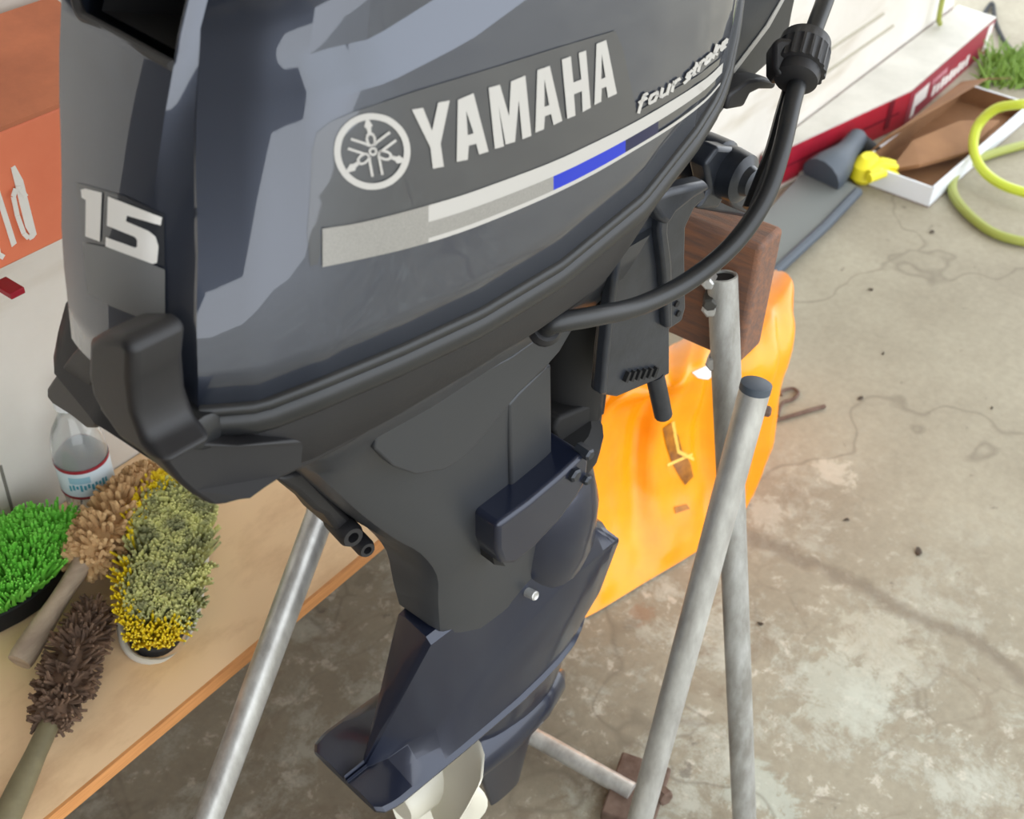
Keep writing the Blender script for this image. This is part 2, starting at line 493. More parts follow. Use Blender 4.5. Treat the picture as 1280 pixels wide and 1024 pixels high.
NB = 7
def station_rows(s0, zs):
    zb, zc, zd = curves(s0)
    if zs > zb - .02:
        zz = np.linspace(zs, ZTOP, NB + 4 + 4 + 8 + 1)
        return list(zz)
    r = list(np.linspace(zs, zb, NB + 1)) + list(np.linspace(zb, zc, 5))[1:] + list(np.linspace(zc, zd, 5))[1:] + list(np.linspace(zd, ZTOP, 9))[1:]
    return r
cols = []    # near half, from the rear centre forward
OPEN_Z = 1.236
def rear_col(tf_near, far=False):
    zz = station_rows(-.02, 1.045)
    out = []
    for z in zz:
        s = interp(z, ZK, RS)
        out.append((s - .006 * (1 - abs(tf_near) ** 2), z))
    return zz, out
grid = []
# far side columns (simplified mirror), then rear, then near side
fine = []
for i in range(len(SK) - 1):
    n = 4 if SK[i] < .4 else 2
    fine += list(np.linspace(SK[i], SK[i + 1], n + 1))[:-1]
fine.append(SK[-1])
for s0 in reversed(fine[1:]):
    zs = interp(s0, SK, ZS); col = []
    for z in station_rows(s0, zs):
        s, t = near_pt(s0, z, zs)
        fade = max(0, 1 - max(0, s0 + .02) / .10)
        tt = -t * .86
        tt = tt * (1 - fade) + fade * interp(s0, [-.02, .08], [interp(z, ZK, FB), .112])
        col.append(L(s, tt, z))
    grid.append(col)
zz = station_rows(-.02, 1.05)
nfar = len(grid)
for tfrac in (1.0, .93, .7, .45, .2, 0, -.25, -.5, -.8, -1.0):   # flat rear panel from far edge to near border
    col = []
    for z in zz:
        s = interp(z, ZK, RS)
        t = interp(z, ZK, FB) * tfrac if tfrac > 0 else interp(z, ZK, PB) * tfrac
        bow = -.010 - .004 * (1 - tfrac ** 2) + (.016 if tfrac == 1 else 0)
        if tfrac == -1.0: bow += -.000
        col.append(L(s + bow, t, z))
    grid.append(col)
for f in (.12, .3, .6, .88):                    # bevel between panel border and corner
    col = []
    for z in zz:
        s = interp(z, ZK, RS); a = interp(z, ZK, PB); b = interp(z, ZK, RT)
        dip = -.010 * (1 - f) ** 1.5
        col.append(L(s + dip + .001 * f, -(a + (b - a) * f), z))
    grid.append(col)
for s0 in fine:
    zs = interp(s0, SK, ZS); col = []
    for z in station_rows(s0, zs):
        s, t = near_pt(s0, z, zs)
        col.append(L(s, t, z))
    grid.append(col)
NC, NR = len(grid), len(grid[0])
V = [p for c in grid for p in c]
Fc = []
for i in range(NC - 1):
    for j in range(NR - 1):
        ps = [grid[i][j], grid[i + 1][j]]
        k = i - nfar
        if 2 <= k <= 8 and grid[i][j].z > OPEN_Z - .001 and grid[i + 1][j].z > OPEN_Z - .001 and grid[i][j + 1].z < 1.345:
            continue     # the air intake opening
        Fc.append((i * NR + j, (i + 1) * NR + j, (i + 1) * NR + j + 1, i * NR + j + 1))
# roof
b0 = len(V)
tops = [c[-1] for c in grid]
ctr = sum(tops, Vector()) / len(tops)
prev = [i * NR + NR - 1 for i in range(NC)]
for k, (f, h) in enumerate(((.8, .012), (.5, .022), (.2, .027))):
    cur = []
    for p in tops:
        q = ctr.lerp(p, f); q.z = ZTOP + h
        cur.append(len(V)); V.append(q)
    for i in range(NC - 1):
        Fc.append((prev[i], prev[i + 1], cur[i + 1], cur[i]))
    prev = cur
V.append(Vector((ctr.x, ctr.y, ZTOP + .028)))
for i in range(NC - 1):
    Fc.append((prev[i], prev[i + 1], len(V) - 1))
cowl_me = fixn(mesh(V, Fc))
for p in cowl_me.polygons: p.use_smooth = True
cowl_me.set_sharp_from_angle(angle=math.radians(20))
bvh = BVHTree.FromPolygons([v.co.copy() for v in cowl_me.vertices], [tuple(p.vertices) for p in cowl_me.polygons])
cowl = obj('upper_cowl', cowl_me, PAINT, motor)
cowl['label'] = 'glossy metallic grey engine cowl with swept ridges'
m_ = cowl.modifiers.new('thickness', 'SOLIDIFY'); m_.thickness = .003; m_.offset = -1

# intake cavity: open black box behind the opening with a rolled lower lip
pts = []
for z in (OPEN_Z - .004, 1.30, 1.345):
    s = interp(z, ZK, RS)
    pts.append([L(s + .006, .93 * interp(z, ZK, FB) * .76, z), L(s + .006, -interp(z, ZK, PB) + .0, z)])
cav = []
back = [L(.13, .055, 1.20), L(.13, -.04, 1.20), L(.16, -.04, 1.345), L(.16, .055, 1.345)]
front = [pts[0][0], pts[0][1], pts[2][1], pts[2][0]]
cavV = front + back
obj('intake_cavity', fixn(mesh(cavV, [(0, 1, 5, 4), (1, 2, 6, 5), (2, 3, 7, 6), (3, 0, 4, 7), (4, 5, 6, 7)], False)), DEEP, cowl)
lip = []
for k in range(17):
    f = k / 16
    t = .060 + (-.046 - .060) * f
    edge = min(f, 1 - f)
    z = OPEN_Z - .001 + (.03 * (1 - f / .2) ** 2 if f < .2 else 0)
    lip.append(L(interp(z, ZK, RS) - .011 + .001 * edge, t, z))
obj('intake_lip', mk(tube(cr_spline(lip, 3), .003, 8)), BLACKP, cowl)

# --- decals: outlines laid on the cowl skin
def decal(name, polys, m, parent=cowl, off=.0006, grid_=14, label=None, xf=None, both=True):
    """polys: list of (outer, [holes]) in picture coordinates, dropped on the cowl's skin and lifted off it"""
    VV, FF = [], []
    for outer, holes in polys:
        if xf: outer = [xf(*p) for p in outer]; holes = [[xf(*p) for p in h] for h in holes]
        def dens(lp):
            o = []
            for i in range(len(lp)):
                a, b = Vector(lp[i]), Vector(lp[(i + 1) % len(lp)])
                n = max(1, int((b - a).length / grid_))
                for k in range(n): o.append(a.lerp(b, k / n))
            return o
        loops = [dens(outer)] + [dens(h) for h in holes]
        pts, edges, face = [], [], []
        for lp in loops:
            b = len(pts); pts += lp; edges += [(b + i, b + (i + 1) % len(lp)) for i in range(len(lp))]
        xs = [p.x for p in pts]; ys = [p.y for p in pts]
        x = min(xs) + grid_ * .5
        while x < max(xs):
            y = min(ys) + grid_ * .5
            while y < max(ys):
                pts.append(Vector((x + .01 * random.random(), y))); y += grid_
            x += grid_
        rv, re, rf, _, _, _ = delaunay_2d_cdt(pts, edges, [], 0, 1e-4)
        def inside(q, lp):
            c = False; j = len(lp) - 1
            for i in range(len(lp)):
                if (lp[i].y > q.y) != (lp[j].y > q.y) and q.x < (lp[j].x - lp[i].x) * (q.y - lp[i].y) / (lp[j].y - lp[i].y) + lp[i].x: c = not c
                j = i
            return c
        base = len(VV); hits = []
        for q in rv:
            r = ray(q.x, q.y)
            h = bvh.ray_cast(CAM, r.normalized())
            if h[0] is None: hits.append(None); VV.append(Vector()); continue
            n = h[1]
            if n.dot(r) > 0: n = -n
            hits.append(1); VV.append(h[0] + n * off)
        for f in rf:
            c = sum((Vector(rv[i]) for i in f), Vector((0, 0))) / len(f)
            if inside(c, loops[0]) and not any(inside(c, h) for h in loops[1:]) and all(hits[i] for i in f):
                FF.append(tuple(base + i for i in f))
    me = mesh(VV, FF, True, 80)
    o = obj(name, me, m, parent)
    if label: o['label'] = label
    bm = bmesh.new(); bm.from_mesh(me)
    bmesh.ops.delete(bm, geom=[v for v in bm.verts if not v.link_faces], context='VERTS')
    bm.to_mesh(me); bm.free()
    return o

def ring_px(cx, cy, rx, ry, n=40, a0=0, rot=0):
    return [(cx + math.cos(rot) * rx * math.cos(2 * PI * k / n) - math.sin(rot) * ry * math.sin(2 * PI * k / n),
             cy + math.sin(rot) * rx * math.cos(2 * PI * k / n) + math.cos(rot) * ry * math.sin(2 * PI * k / n)) for k in range(n)]

# tinted film under the lettering
decal('tinted_film', [([(388, 332), (384, 290), (388, 240), (390, 190), (396, 166), (412, 152), (440, 140), (520, 113), (620, 83), (700, 58), (768, 38), (778, 62), (786, 100), (795, 140), (830, 118), (870, 95), (900, 72), (912, 40), (916, 60), (905, 92), (880, 120), (840, 148), (790, 180), (730, 212), (660, 244), (580, 275), (500, 302), (440, 320)], [])], FILM, off=.0007, grid_=18)

# lettering: drawn in crop coordinates of the word (x/3.048+380, y/3.048)
def c2(x, y): return (380 + x / 3.0476, y / 3.0476)
Yl = [(405, 415), (448, 408), (482, 495), (505, 388), (549, 380), (515, 545), (527, 632), (485, 640), (476, 560)]
A1 = ([(580, 378), (640, 352), (697, 575), (661, 586), (650, 545), (622, 552), (618, 606), (576, 614)], [[(612, 420), (640, 505), (618, 512)]])
Ml = [(697, 332), (740, 320), (775, 440), (782, 308), (837, 285), (860, 515), (826, 528), (812, 380), (798, 538), (762, 548), (735, 400), (756, 555), (721, 565)]
A2 = ([(883, 265), (930, 248), (978, 458), (945, 474), (935, 432), (912, 440), (908, 490), (875, 503)], [[(910, 300), (928, 398), (910, 405)]])
Hl = [(976, 225), (1010, 212), (1020, 312), (1050, 300), (1040, 200), (1068, 190), (1086, 408), (1055, 425), (1052, 345), (1022, 357), (1028, 438), (997, 450)]
A3 = ([(1108, 165), (1145, 150), (1186, 355), (1152, 370), (1145, 328), (1128, 335), (1126, 385), (1100, 398)], [[(1128, 205), (1142, 292), (1126, 300)]])
decal('lettering', [(Yl, []), A1, (Ml, []), A2, (Hl, []), A3], SILVER, off=.0013, xf=c2)

# tuning fork emblem
def cE(x, y): return (380 + x / 3.0476, y / 3.0476)
R1 = ring_px(256, 574, 144, 146, 56); R2 = ring_px(256, 574, 119, 121, 48)
emb = [(R1, [R2])]
def bar(x0, y0, x1, y1, w):
    dx, dy = x1 - x0, y1 - y0; l = math.hypot(dx, dy); nx, ny = -dy / l * w / 2, dx / l * w / 2
    return [(x0 + nx, y0 + ny), (x1 + nx, y1 + ny), (x1 - nx, y1 - ny), (x0 - nx, y0 - ny)]
ecx, ecy = 260, 574
emb.append((ring_px(ecx, ecy, 17, 17, 16), [ring_px(ecx, ecy, 8, 8, 12)]))
for ang in (-100, 18, 142):
    a = math.radians(ang); ux, uy = math.cos(a), math.sin(a); vx_, vy_ = -uy, ux
    def q(r, s): return (ecx + ux * r + vx_ * s, ecy + uy * r + vy_ * s)
    # spear tip and waist
    emb.append(([q(70, -7), q(90, -9), q(98, -16), q(112, -10), q(136, 0), q(112, 10), q(98, 16), q(90, 9), q(70, 7)], []))
    # loop
    emb.append(([q(20, -8), q(30, -17), q(50, -20), q(66, -15), q(74, -6), q(74, 6), q(66, 15), q(50, 20), q(30, 17), q(20, 8)], [[q(28, -5), q(36, -9), q(52, -10), q(62, -6), q(62, 6), q(52, 10), q(36, 9), q(28, 5)]]))
    # fork prongs on the opposite side
    for sg in (-1, 1):
        emb.append(([q(-20, sg * 12), q(-34, sg * 14), q(-94, sg * 14), q(-94, sg * 24), q(-30, sg * 24), q(-14, sg * 18)], []))
decal('emblem', emb, SILVER, off=.0013, xf=cE, grid_=10)

# stripes
TOPL = [(402, 285), (450, 277), (510, 262), (570, 245), (630, 224), (690, 201), (740, 178), (790, 153), (840, 124), (880, 98), (902, 78)]
BOTL = [(402, 333), (450, 323), (510, 309), (570, 291), (630, 268), (690, 242), (740, 217), (790, 188), (840, 157), (878, 128), (898, 106)]
def curve_px(P, k=5):
    return [(v.x, v.y) for v in cr_spline([Vector((a, b, 0)) for a, b in P], k)]
TL, BL = curve_px(TOPL), curve_px(BOTL)
def between(f0, f1, i0, i1, skew=0):
    a = [(TL[i][0] * (1 - f0) + BL[i][0] * f0, TL[i][1] * (1 - f0) + BL[i][1] * f0) for i in range(i0, i1 + 1)]
    b = [(TL[i][0] * (1 - f1) + BL[i][0] * f1 + skew, TL[i][1] * (1 - f1) + BL[i][1] * f1) for i in range(i0, i1 + 1)]
    return a + b[::-1]
decal('silver_stripe', [(between(0, .45, 12, 50), []), (between(.88, 1, 12, 50), [])], SILVER, off=.0013)
decal('halftone_stripe', [(between(0, 1, 0, 12), []), (between(.45, .88, 12, 25), [])], SILV2, off=.0013, label='silver stripe fading in fine dots')
decal('blue_stripe', [(between(.45, .88, 25, 34), [])], BLUE, off=.0013, label='bright blue stripe')
decal('dark_blue_stripe', [(between(.45, .88, 34, 38), [])], BLUED, off=.0013, label='dark navy stripe')

# four stroke, slanted lower-case letters as strokes
def strokes(defs, x0, y0, dx, dy, h, wd, slant):
    """defs: per letter (advance, list of polylines in 0..1 letter box, y up)"""
    L_ = math.hypot(dx, dy); ux, uy = dx / L_, dy / L_
    hx, hy = slant, -h
    out = []; adv = 0; tot = sum(a for a, _ in defs)
    for a, pls in defs:
        for pl in pls:
            P = []
            for (x, y) in pl:
                f = (adv + x * a * .86)
                P.append((x0 + dx * f / tot + hx * y, y0 + dy * f / tot + hy * y))
            for k in range(len(P) - 1):
                (ax, ay), (bx, by) = P[k], P[k + 1]
                l = math.hypot(bx - ax, by - ay) or 1
                ex, ey = (bx - ax) / l * wd * .35, (by - ay) / l * wd * .35
                out.append((bar(ax - ex, ay - ey, bx + ex, by + ey, wd), []))
        adv += a
    return out
G = {
 'f': (.8, [[(.75, 1.45), (.45, 1.45), (.3, 1.2), (.2, -.25)], [(-.05, .9), (.8, .95)]]),
 'o': (1, [[(.15, .5), (.25, .9), (.8, .9), (.9, .5), (.75, .08), (.25, .08), (.15, .5)]]),
 'u': (1, [[(.15, .95), (.15, .15), (.3, .05), (.75, .08)], [(.88, .95), (.82, 0)]]),
 'r': (.75, [[(.2, 0), (.2, .95)], [(.2, .7), (.5, .95), (.9, .95)]]),
 's': (.9, [[(.9, .92), (.25, .92), (.15, .6), (.8, .45), (.8, .08), (.0, .08)]]),
 't': (.7, [[(.4, 1.4), (.3, .1), (.7, .05)], [(0, .95), (.85, .95)]]),
 'k': (.9, [[(.2, 0), (.25, 1.45)], [(.9, .95), (.3, .45), (.85, 0)]]),
 'e': (1, [[(.15, .5), (.85, .55), (.8, .92), (.3, .92), (.12, .5), (.3, .06), (.85, .08)]]),
}
decal('four_stroke_lettering', strokes([G[c] for c in 'four'], 795, 138, 52, -30, 12, 3.6, 3) + strokes([G[c] for c in 'stroke'], 853, 104, 54, -48, 11, 3.2, 3), SILVER, off=.0014, grid_=6)

# rear "15"
def c1(x, y): return (x / 3.2, y / 3.2)
one = [(332, 758), (350, 754), (416, 770), (408, 966), (350, 945), (352, 800), (336, 790)]
five = [(440, 785), (654, 868), (648, 900), (516, 862), (512, 884), (600, 922), (628, 945), (640, 985), (634, 1050), (616, 1054), (430, 985), (432, 948), (548, 990), (556, 985), (556, 958), (546, 946), (436, 902)]
decal('number_plate', [(one, []), (five, [])], WHITEP, off=.0014, xf=c1, grid_=8, label='large silver number 15')
decal('number_shade', [([(96, 228), (118, 234), (160, 246), (206, 268), (207, 334), (196, 330), (150, 312), (105, 296)], [])], FILM, off=.0007)
decal('grey_label', [([(106, 303), (150, 312), (208, 337), (208, 404), (175, 396), (140, 382), (112, 366)], [])], GREYDEC, off=.0012, label='plain silver-grey label below the number')

# --- seal strip round the bottom of the cowl, following the seam
seam = []
for s0 in list(np.linspace(-.02, .528, 70)):
    zs = interp(s0, SK, ZS)
    s, t = near_pt(s0, zs, zs)
    seam.append((s, t, zs))
def sweep(path, prof, closed_prof=True):
    rings = []
    for i, p in enumerate(path):
        a = path[max(i - 1, 0)]; b = path[min(i + 1, len(path) - 1)]
        T = (b - a).normalized()
        out = T.cross(Vector((0, 0, 1)))
        pl = Vector((T.x, T.y, 0))
        if i == 0 or pl.length < .3: pass
        N = Vector((T.y, -T.x, 0))
        if N.length < .25: N = lastN
        else:
            N = N.normalized()
        lastN = N
        D = N.cross(T).normalized()
        if D.z > 0 and abs(D.z) > .1: D = -D
        # profile: x = outward, y = down
        rings.append([p + N * u + D * v for u, v in prof])
    return loft(rings)
path = [L(s, t, z) for s, t, z in seam]
prof1 = [(-.010, .000), (.0015, .0005), (.0035, .003), (.0035, .006), (.0022, .008), (.004, .010), (.005, .014), (.004, .020), (.001, .024), (-.010, .026)]
lastN = None
seal = obj('seal_strip', mk(sweep(path, prof1), True, 50), RUBBER, motor)
seal['label'] = 'black rubber seal strip with a moulded groove'
# far side copy, mirrored
pf = [L(s, -t * .86, z) for s, t, z in seam[12:]]
def sweep_far(path, prof):
    v, f = sweep(path, [(-u, w) for u, w in prof]); return v, f
obj('seal_strip', mk(sweep_far(pf, prof1), True, 50), RUBBER, motor)
obj('seal_end', mk(lathe(L(-.022, -.088, 1.046), MB, [(-.012, .008), (-.010, .012), (.008, .012), (.01, .008)], 16)), RUBBER, motor)

# --- lower cowl (pan)
def ring_plan(f, n=44):
    """f(u) with u 0..1 from rear centre along near side to front, mirrored"""
    near = [f(k / n) for k in range(n + 1)]
    far = [L(*(lambda a: (a[0], -a[1] * .86, a[2]))(near[k])) for k in range(n - 1, 0, -1)]
    return [L(*a) for a in near] + far
def panf(dz, ins, zlow, rear):
    def g(u):
        if u < .15:
            f = u / .15; s = -.028 + .008 * f; t = -.088 * f; z = 1.05
        else:
            s0 = interp(u, [.15, 1], [-.02, .515]); s, t = near_pt(s0, interp(s0, SK, ZS), interp(s0, SK, ZS)); z = interp(s0, SK, ZS)
        z2 = z - dz
        zl = interp(s, [-.03, .02, .14, .30, .5], zlow)
        if zl is not None and dz > .03: z2 = min(z2, zl)
        tt = t * (1 - ins / max(.03, abs(t) + .02)) if t else t
        return (s + rear * max(0, 1 - (s + .03) / .2) + ins * .4 * (1 if s < .1 else -1 if s > .4 else 0), tt, z2)
    return g
r0 = ring_plan(panf(.018, .008, [1.1] * 5, 0))
r1 = ring_plan(panf(.035, .010, [1.035, 1.03, 1.03, 1.03, 1.15], -.012))
r2 = ring_plan(panf(.045, .010, [1.012, 1.000, 1.005, 1.01, 1.12], -.020))
r3 = ring_plan(panf(.060, .026, [.998, .988, .992, .99, 1.09], -.010))
r4 = ring_plan(panf(.065, .060, [.985, .975, .98, .975, 1.07], .02))
pan = obj('lower_cowl', mk(loft([r0, r1, r2, r3, r4]), True, 60), BLACKP, motor)
pan['label'] = 'matt black lower cowl skirt'

# --- rear skirt and tilt grip (black mouldings at the rear)
def soft(name, vf, m, parent, bev=.004, sub=0, label=None, seg=3):
    o = obj(name, mk(vf, False), m, parent, bevel=bev, seg=seg)
    if label: o['label'] = label
    return o
apron = [(204, 545), (232, 552), (300, 560), (380, 549), (450, 520), (520, 490), (570, 468), (545, 490), (480, 530), (440, 556), (400, 578), (352, 600), (310, 622), (285, 632), (266, 634), (240, 618), (222, 602), (205, 580)]
ap_o = [onT(x, y, -.114 + .03 * max(0, (300 - x) / 100)) for x, y in apron]
soft('rear_skirt', prism(ap_o, MB * .07), BLACKP, motor, .012, seg=5)
latch = soft('cowl_latch', plate_S([(108, 426), (120, 419), (146, 421), (158, 430), (164, 446), (163, 480), (168, 520), (180, 552), (207, 585), (186, 576), (168, 564), (150, 552), (128, 520), (112, 492), (107, 465)], -.062, .034), BLACKP, motor, .006, label='black cowl latch lever with rounded edges', seg=5)
soft('grip_hook', plate_S([(106, 424), (112, 432), (118, 470), (112, 492), (118, 500), (112, 506), (113, 514), (121, 530), (118, 536), (108, 536), (96, 526), (88, 520), (66, 506), (58, 496), (58, 486), (66, 474), (88, 444)], -.032, .03), BLACKP, latch, .007, label='black hooked grip behind the latch', seg=4)

# --- midsection (exhaust housing)
def sect(sr, sf, wn, wf, z, tilt=0, rn=.018):
    """rounded box section, rear at sr, front at sf"""
    pts = []
    def P(s, t):
        f = (s - sr) / (sf - sr); pts.append(L(s, t, z + tilt * f))
    for a in range(0, 91, 22): P(sr + rn * (1 - math.cos(math.radians(90 - a))) if False else sr + rn * .6 * (1 - math.sin(math.radians(a))) * 1 + 0, 0) if False else None
    nearc = [(sr + .004, -wn * .45), (sr + .006, -wn * .72), (sr + .012, -wn * .9), (sr + .026, -wn), (sr + (sf - sr) * .35, -wn * 1.03), (sr + (sf - sr) * .7, -wn), (sf - .03, -wn), (sf - .012, -wn * .88), (sf, -wn * .5)]
    farc = [(s, -t * wf / wn) for s, t in reversed(nearc)]
    for s, t in [(sr, 0)] + nearc + [(sf + .002, 0)] + farc: P(s, t)
    return pts
levels = [ # z, rear, front, near half width, far half width
 (1.00, .020, .42, .095, .075), (.965, .040, .40, .088, .060), (.935, .058, .375, .074, .05), (.90, .078, .345, .064, .045),
 (.85, .106, .322, .061, .040), (.80, .138, .322, .060, .030), (.764, .164, .332, .060, .020), (.72, .184, .345, .058, .014), (.675, .190, .362, .052, .013), (.64, .196, .366, .047, .012)]
rings = [sect(r, f, wn, wf, z) for z, r, f, wn, wf in levels]
rings = [[Vector(p) for p in r] for r in rings]
for p in rings[-1]:
    s_ = (p - MO).dot(MA)
    p.z = interp(s_, [.19, .215, .245, .30, .34, .37], [.645, .62, .598, .585, .60, .64])
# refine along height
fin = []
for j in range(len(rings[0])):
    fin.append(cr_spline([r[j] for r in rings], 3))
rings2 = [[fin[j][i] for j in range(len(fin))] for i in range(len(fin[0]))]
mid = obj('midsection', mk(loft(rings2), True, 32), GREYP, motor)
mid['label'] = 'dark grey tapered exhaust housing'
# lower pan side panel (grey) rising forward under the seal
shr = [(470, 540), (500, 512), (560, 486), (640, 446), (700, 402), (760, 346), (806, 296), (796, 312), (756, 356), (738, 376), (722, 402), (700, 440), (684, 458), (648, 492), (612, 538), (582, 572), (556, 588), (520, 594), (492, 584), (468, 562)]
soft('side_shroud', plate_T(shr, -.080, .05), GREYP, mid, .014, seg=6)
soft('front_flange', plate_T([(636, 506), (650, 490), (684, 456), (690, 456), (691, 594), (684, 602), (655, 628), (640, 636)], -.0632, .05), GREYP, mid, .003)
# drain bosses on the rear
for px, py, r in ((434, 664, .0105), (452, 680, .008)):
    obj('drain_boss', mk(lathe(onT(px, py, -.03), Vector((-.3, -1, .1)), [(-.02, r), (.006, r), (.01, r * .8), (.01, r * .45), (.002, r * .4)], 16)), BLACKP, mid)
obj('splash_cover', mk(prism([onT(x, y, -.03) for x, y in ((346, 599), (380, 588), (440, 650), (474, 692), (448, 688), (425, 668), (408, 646), (396, 640), (372, 617))], MB * .05), False), BLACKP, mid, bevel=.004)

# exhaust relief cover
ex = soft('exhaust_cover', plate_T([(622, 657), (632, 650), (662, 628), (700, 596), (732, 566), (737, 574), (735, 600), (722, 622), (700, 652), (668, 686), (644, 706), (628, 706), (622, 690)], -.088, .045), NAVY, motor, .005, label='navy exhaust relief cover')
obj('relief_slot', mk(plate_T([(614, 658), (624, 648), (628, 660), (626, 700), (632, 708), (618, 706), (614, 690)], -.076, .02), False), DEEP, ex)
for px, py, r in ((716, 592, .007), (733, 566, .006), (731, 598, .005)):
    obj('bolt', mk(lathe(onT(px, py, -.088), -MB, [(-.01, r), (.004, r), (.006, r * .7)], 6), False), CAST, ex)

# lower mount housing at the front
mnt = obj('lower_mount', mk(lathe(L(.372, -.012, .57), (0, 0, 1), [(0, .03), (.01, .05), (.05, .060), (.10, .060), (.135, .052), (.15, .04), (.19, .036)], 28)), NAVY, motor)
obj('mount_clamp', mk(lathe(L(.365, -.012, .73), (0, 0, 1), [(0, .045), (.01, .06), (.03, .062), (.04, .05)], 24)), DEEP, mnt)

# --- lower unit with anti-ventilation plate
ZP = .455
def lu_section(s):
    k = max(0, min(1, (s - .133) / .235))
    kt = max(0, min(1, (s - .133) / .068))
    ct = -(.004 + .050 * k ** .55); cz = ZP + .004 + .132 * k
    tt = .002 + .036 * kt; tz = ZP + .006 + .190 * kt - .01 * kt
    if s > .20: tz = interp(s, [.20, .24, .30, .36, .40, .445], [.640, .62, .61, .64, .64, .60])
    we = interp(s, [.108, .115, .13, .3, .36, .40, .43, .445], [.046, .054, .057, .056, .052, .044, .032, .02])
    zb = ZP - .004 * min(1, max(0, (s - .13) / .1))
    cz = min(max(cz, ZP + .003), tz); ct = min(ct, -tt - .004 * kt)
    half = [(-.009 - we, zb - .0035), (-.009 - we - .001, zb), (-.009 - we * .93, zb + .0035),
            (-.009 - we * .96 + (we * .96 + ct) * .55, zb + .005 + .30 * (cz - zb)), (ct - .010, cz - .002), (ct - .009, cz + .002), (-tt - .009, tz - .006), (-tt * .8 - .009, tz), (-.009, tz + .003)]
    far = [(-.009 + (-.009 - t) * (1 if q < 4 else .35), z) for q, (t, z) in reversed(list(enumerate(half[:-1])))]
    return [L(s, t, z) for t, z in half + far] + [L(s, -.009 + we * .6, zb - .005), L(s, -.009 - we * .6, zb - .005)]
ss = [.108, .114, .124, .133, .15, .17, .195, .22, .26, .30, .34, .37, .40, .42, .435, .445]
lu = obj('lower_unit', mk(loft([lu_section(s) for s in ss]), True, 28), NAVY, motor)
lu_b = lu.modifiers.new('bevel', 'BEVEL'); lu_b.width = .003; lu_b.segments = 3; lu_b.limit_method = 'ANGLE'; lu_b.angle_limit = math.radians(24)
lu['label'] = 'navy anti-ventilation plate and gearcase shoulder'
obj('plug_screw', mk(lathe(onT(671, 746, -.062), Vector((-.1, -1, .25)), [(-.02, .005), (-.002, .005), (-.001, .004), (-.002, .0025)], 16)), STEEL, lu)

# gearcase strut + torpedo + skeg below the plate
def foil(s0, s1, w, z, n=14):
    up = [(s0 + (s1 - s0) * (1 - math.cos(PI * k / n)) / 2, -w * math.sin(PI * k / n) ** .7) for k in range(n + 1)]
    dnn = [(s, -t) for s, t in reversed(up[1:-1])]
    return [L(s, t - .009, z) for s, t in up + dnn]
obj('gearcase', mk(join(loft([foil(.27, .425, .032, .46), foil(.272, .43, .030, .42), foil(.275, .425, .026, .37), foil(.28, .41, .022, .33), foil(.30, .385, .009, .25), foil(.32, .37, .004, .17)]),
     lathe(L(.265, -.009, .325), MA, [(0, .026), (.01, .032), (.06, .035), (.12, .030), (.16, .018), (.175, .004)], 24)), True, 50), NAVY, motor)
# propeller
PX, PZ = .225, .335
prop = obj('propeller_hub', mk(lathe(L(.175, -.009, PZ), MA, [(0, .02), (.005, .024), (.05, .028), (.088, .030)], 24)), CREAM, motor)
def blade(ang):
    rings = []
    for k in range(10):
        r = .024 + .078 * k / 9
        wd_ = .062 * math.sin(PI * (k / 9 * .8 + .2)) ** .6 + .004
        pitch = math.radians(62 - 34 * k / 9)
        c = []
        for j in range(7):
            u = (j - 3) / 3
            c.append((u * wd_ * math.cos(pitch), u * wd_ * math.sin(pitch) * 1.0))
        row = []
        for sgn in (1, -1):
            rng = c if sgn == 1 else c[::-1]
            for s_, d_ in rng:
                a = ang + d_ / r * .9
                row.append(L(PX + s_ * .8 + sgn * .0018, -.009 + r * math.sin(a), PZ + r * math.cos(a)))
        rings.append(row)
    return loft(rings)
for a in (-46, 74, 194):
    obj('blade', mk(blade(math.radians(a)), True, 60), CREAM, prop)

# --- clamp bracket, swivel and tilt gear
brk = [(778, 284), (790, 264), (812, 248), (834, 240), (858, 232), (880, 232), (884, 246), (868, 262), (858, 284), (857, 320), (858, 384), (853, 402), (838, 412), (838, 468), (826, 474), (772, 497), (752, 494), (757, 440), (766, 370)]
b1 = soft('clamp_bracket', plate_T(brk, -.088, .014), CAST, motor, .003, label='near cast clamp bracket with toothed tilt stops')
brkw = [onT(x, y, -.088) + MB * .135 for x, y in brk]
b2 = soft('clamp_bracket', prism(brkw, MB * .014), CAST, motor, .003)
soft('edge_rib', plate_T([(776, 282), (783, 280), (778, 330), (768, 400), (760, 494), (752, 494), (757, 440), (766, 360)], -.098, .012), CAST, b1, .003)
soft('inner_rib', plate_T([(828, 262), (838, 258), (836, 290), (841, 330), (842, 410), (834, 412), (830, 340), (824, 290)], -.096, .010), CAST, b1, .003)
soft('hook_flange', plate_T([(812, 250), (840, 238), (884, 228), (892, 236), (868, 250), (846, 268), (836, 284), (826, 276)], -.104, .018), CAST, b1, .005, seg=4)
for k in range(6):
    obj('tilt_notch', mk(plate_T([(782 + 7 * k, 478 - k * 1.2), (787 + 7 * k, 466 - k * 1.2), (789.5 + 7 * k, 466 - k * 1.2), (785 + 7 * k, 479 - k * 1.2)], -.092, .005), False), DEEP, b1)
for px, py in ((846, 380), (848, 392)):  # black discs painted in for the shade inside the bracket holes
    obj('dark_hole_disc', mk(lathe(onT(px, py, -.089), -MB, [(-.002, .003), (.001, .003)], 10)), DEEP, b1)
swv = obj('swivel_tube', mk(lathe(L(.405, -.01, .70), (0, 0, 1), [(0, .028), (.02, .036), (.25, .036), (.34, .04), (.36, .03)], 20)), DEEP, motor)
soft('inner_housing', prism([onT(x, y, -.02) for x, y in ((690, 430), (752, 330), (786, 270), (800, 300), (770, 420), (756, 520), (690, 522))], MB * .03), DEEP, motor, .003)
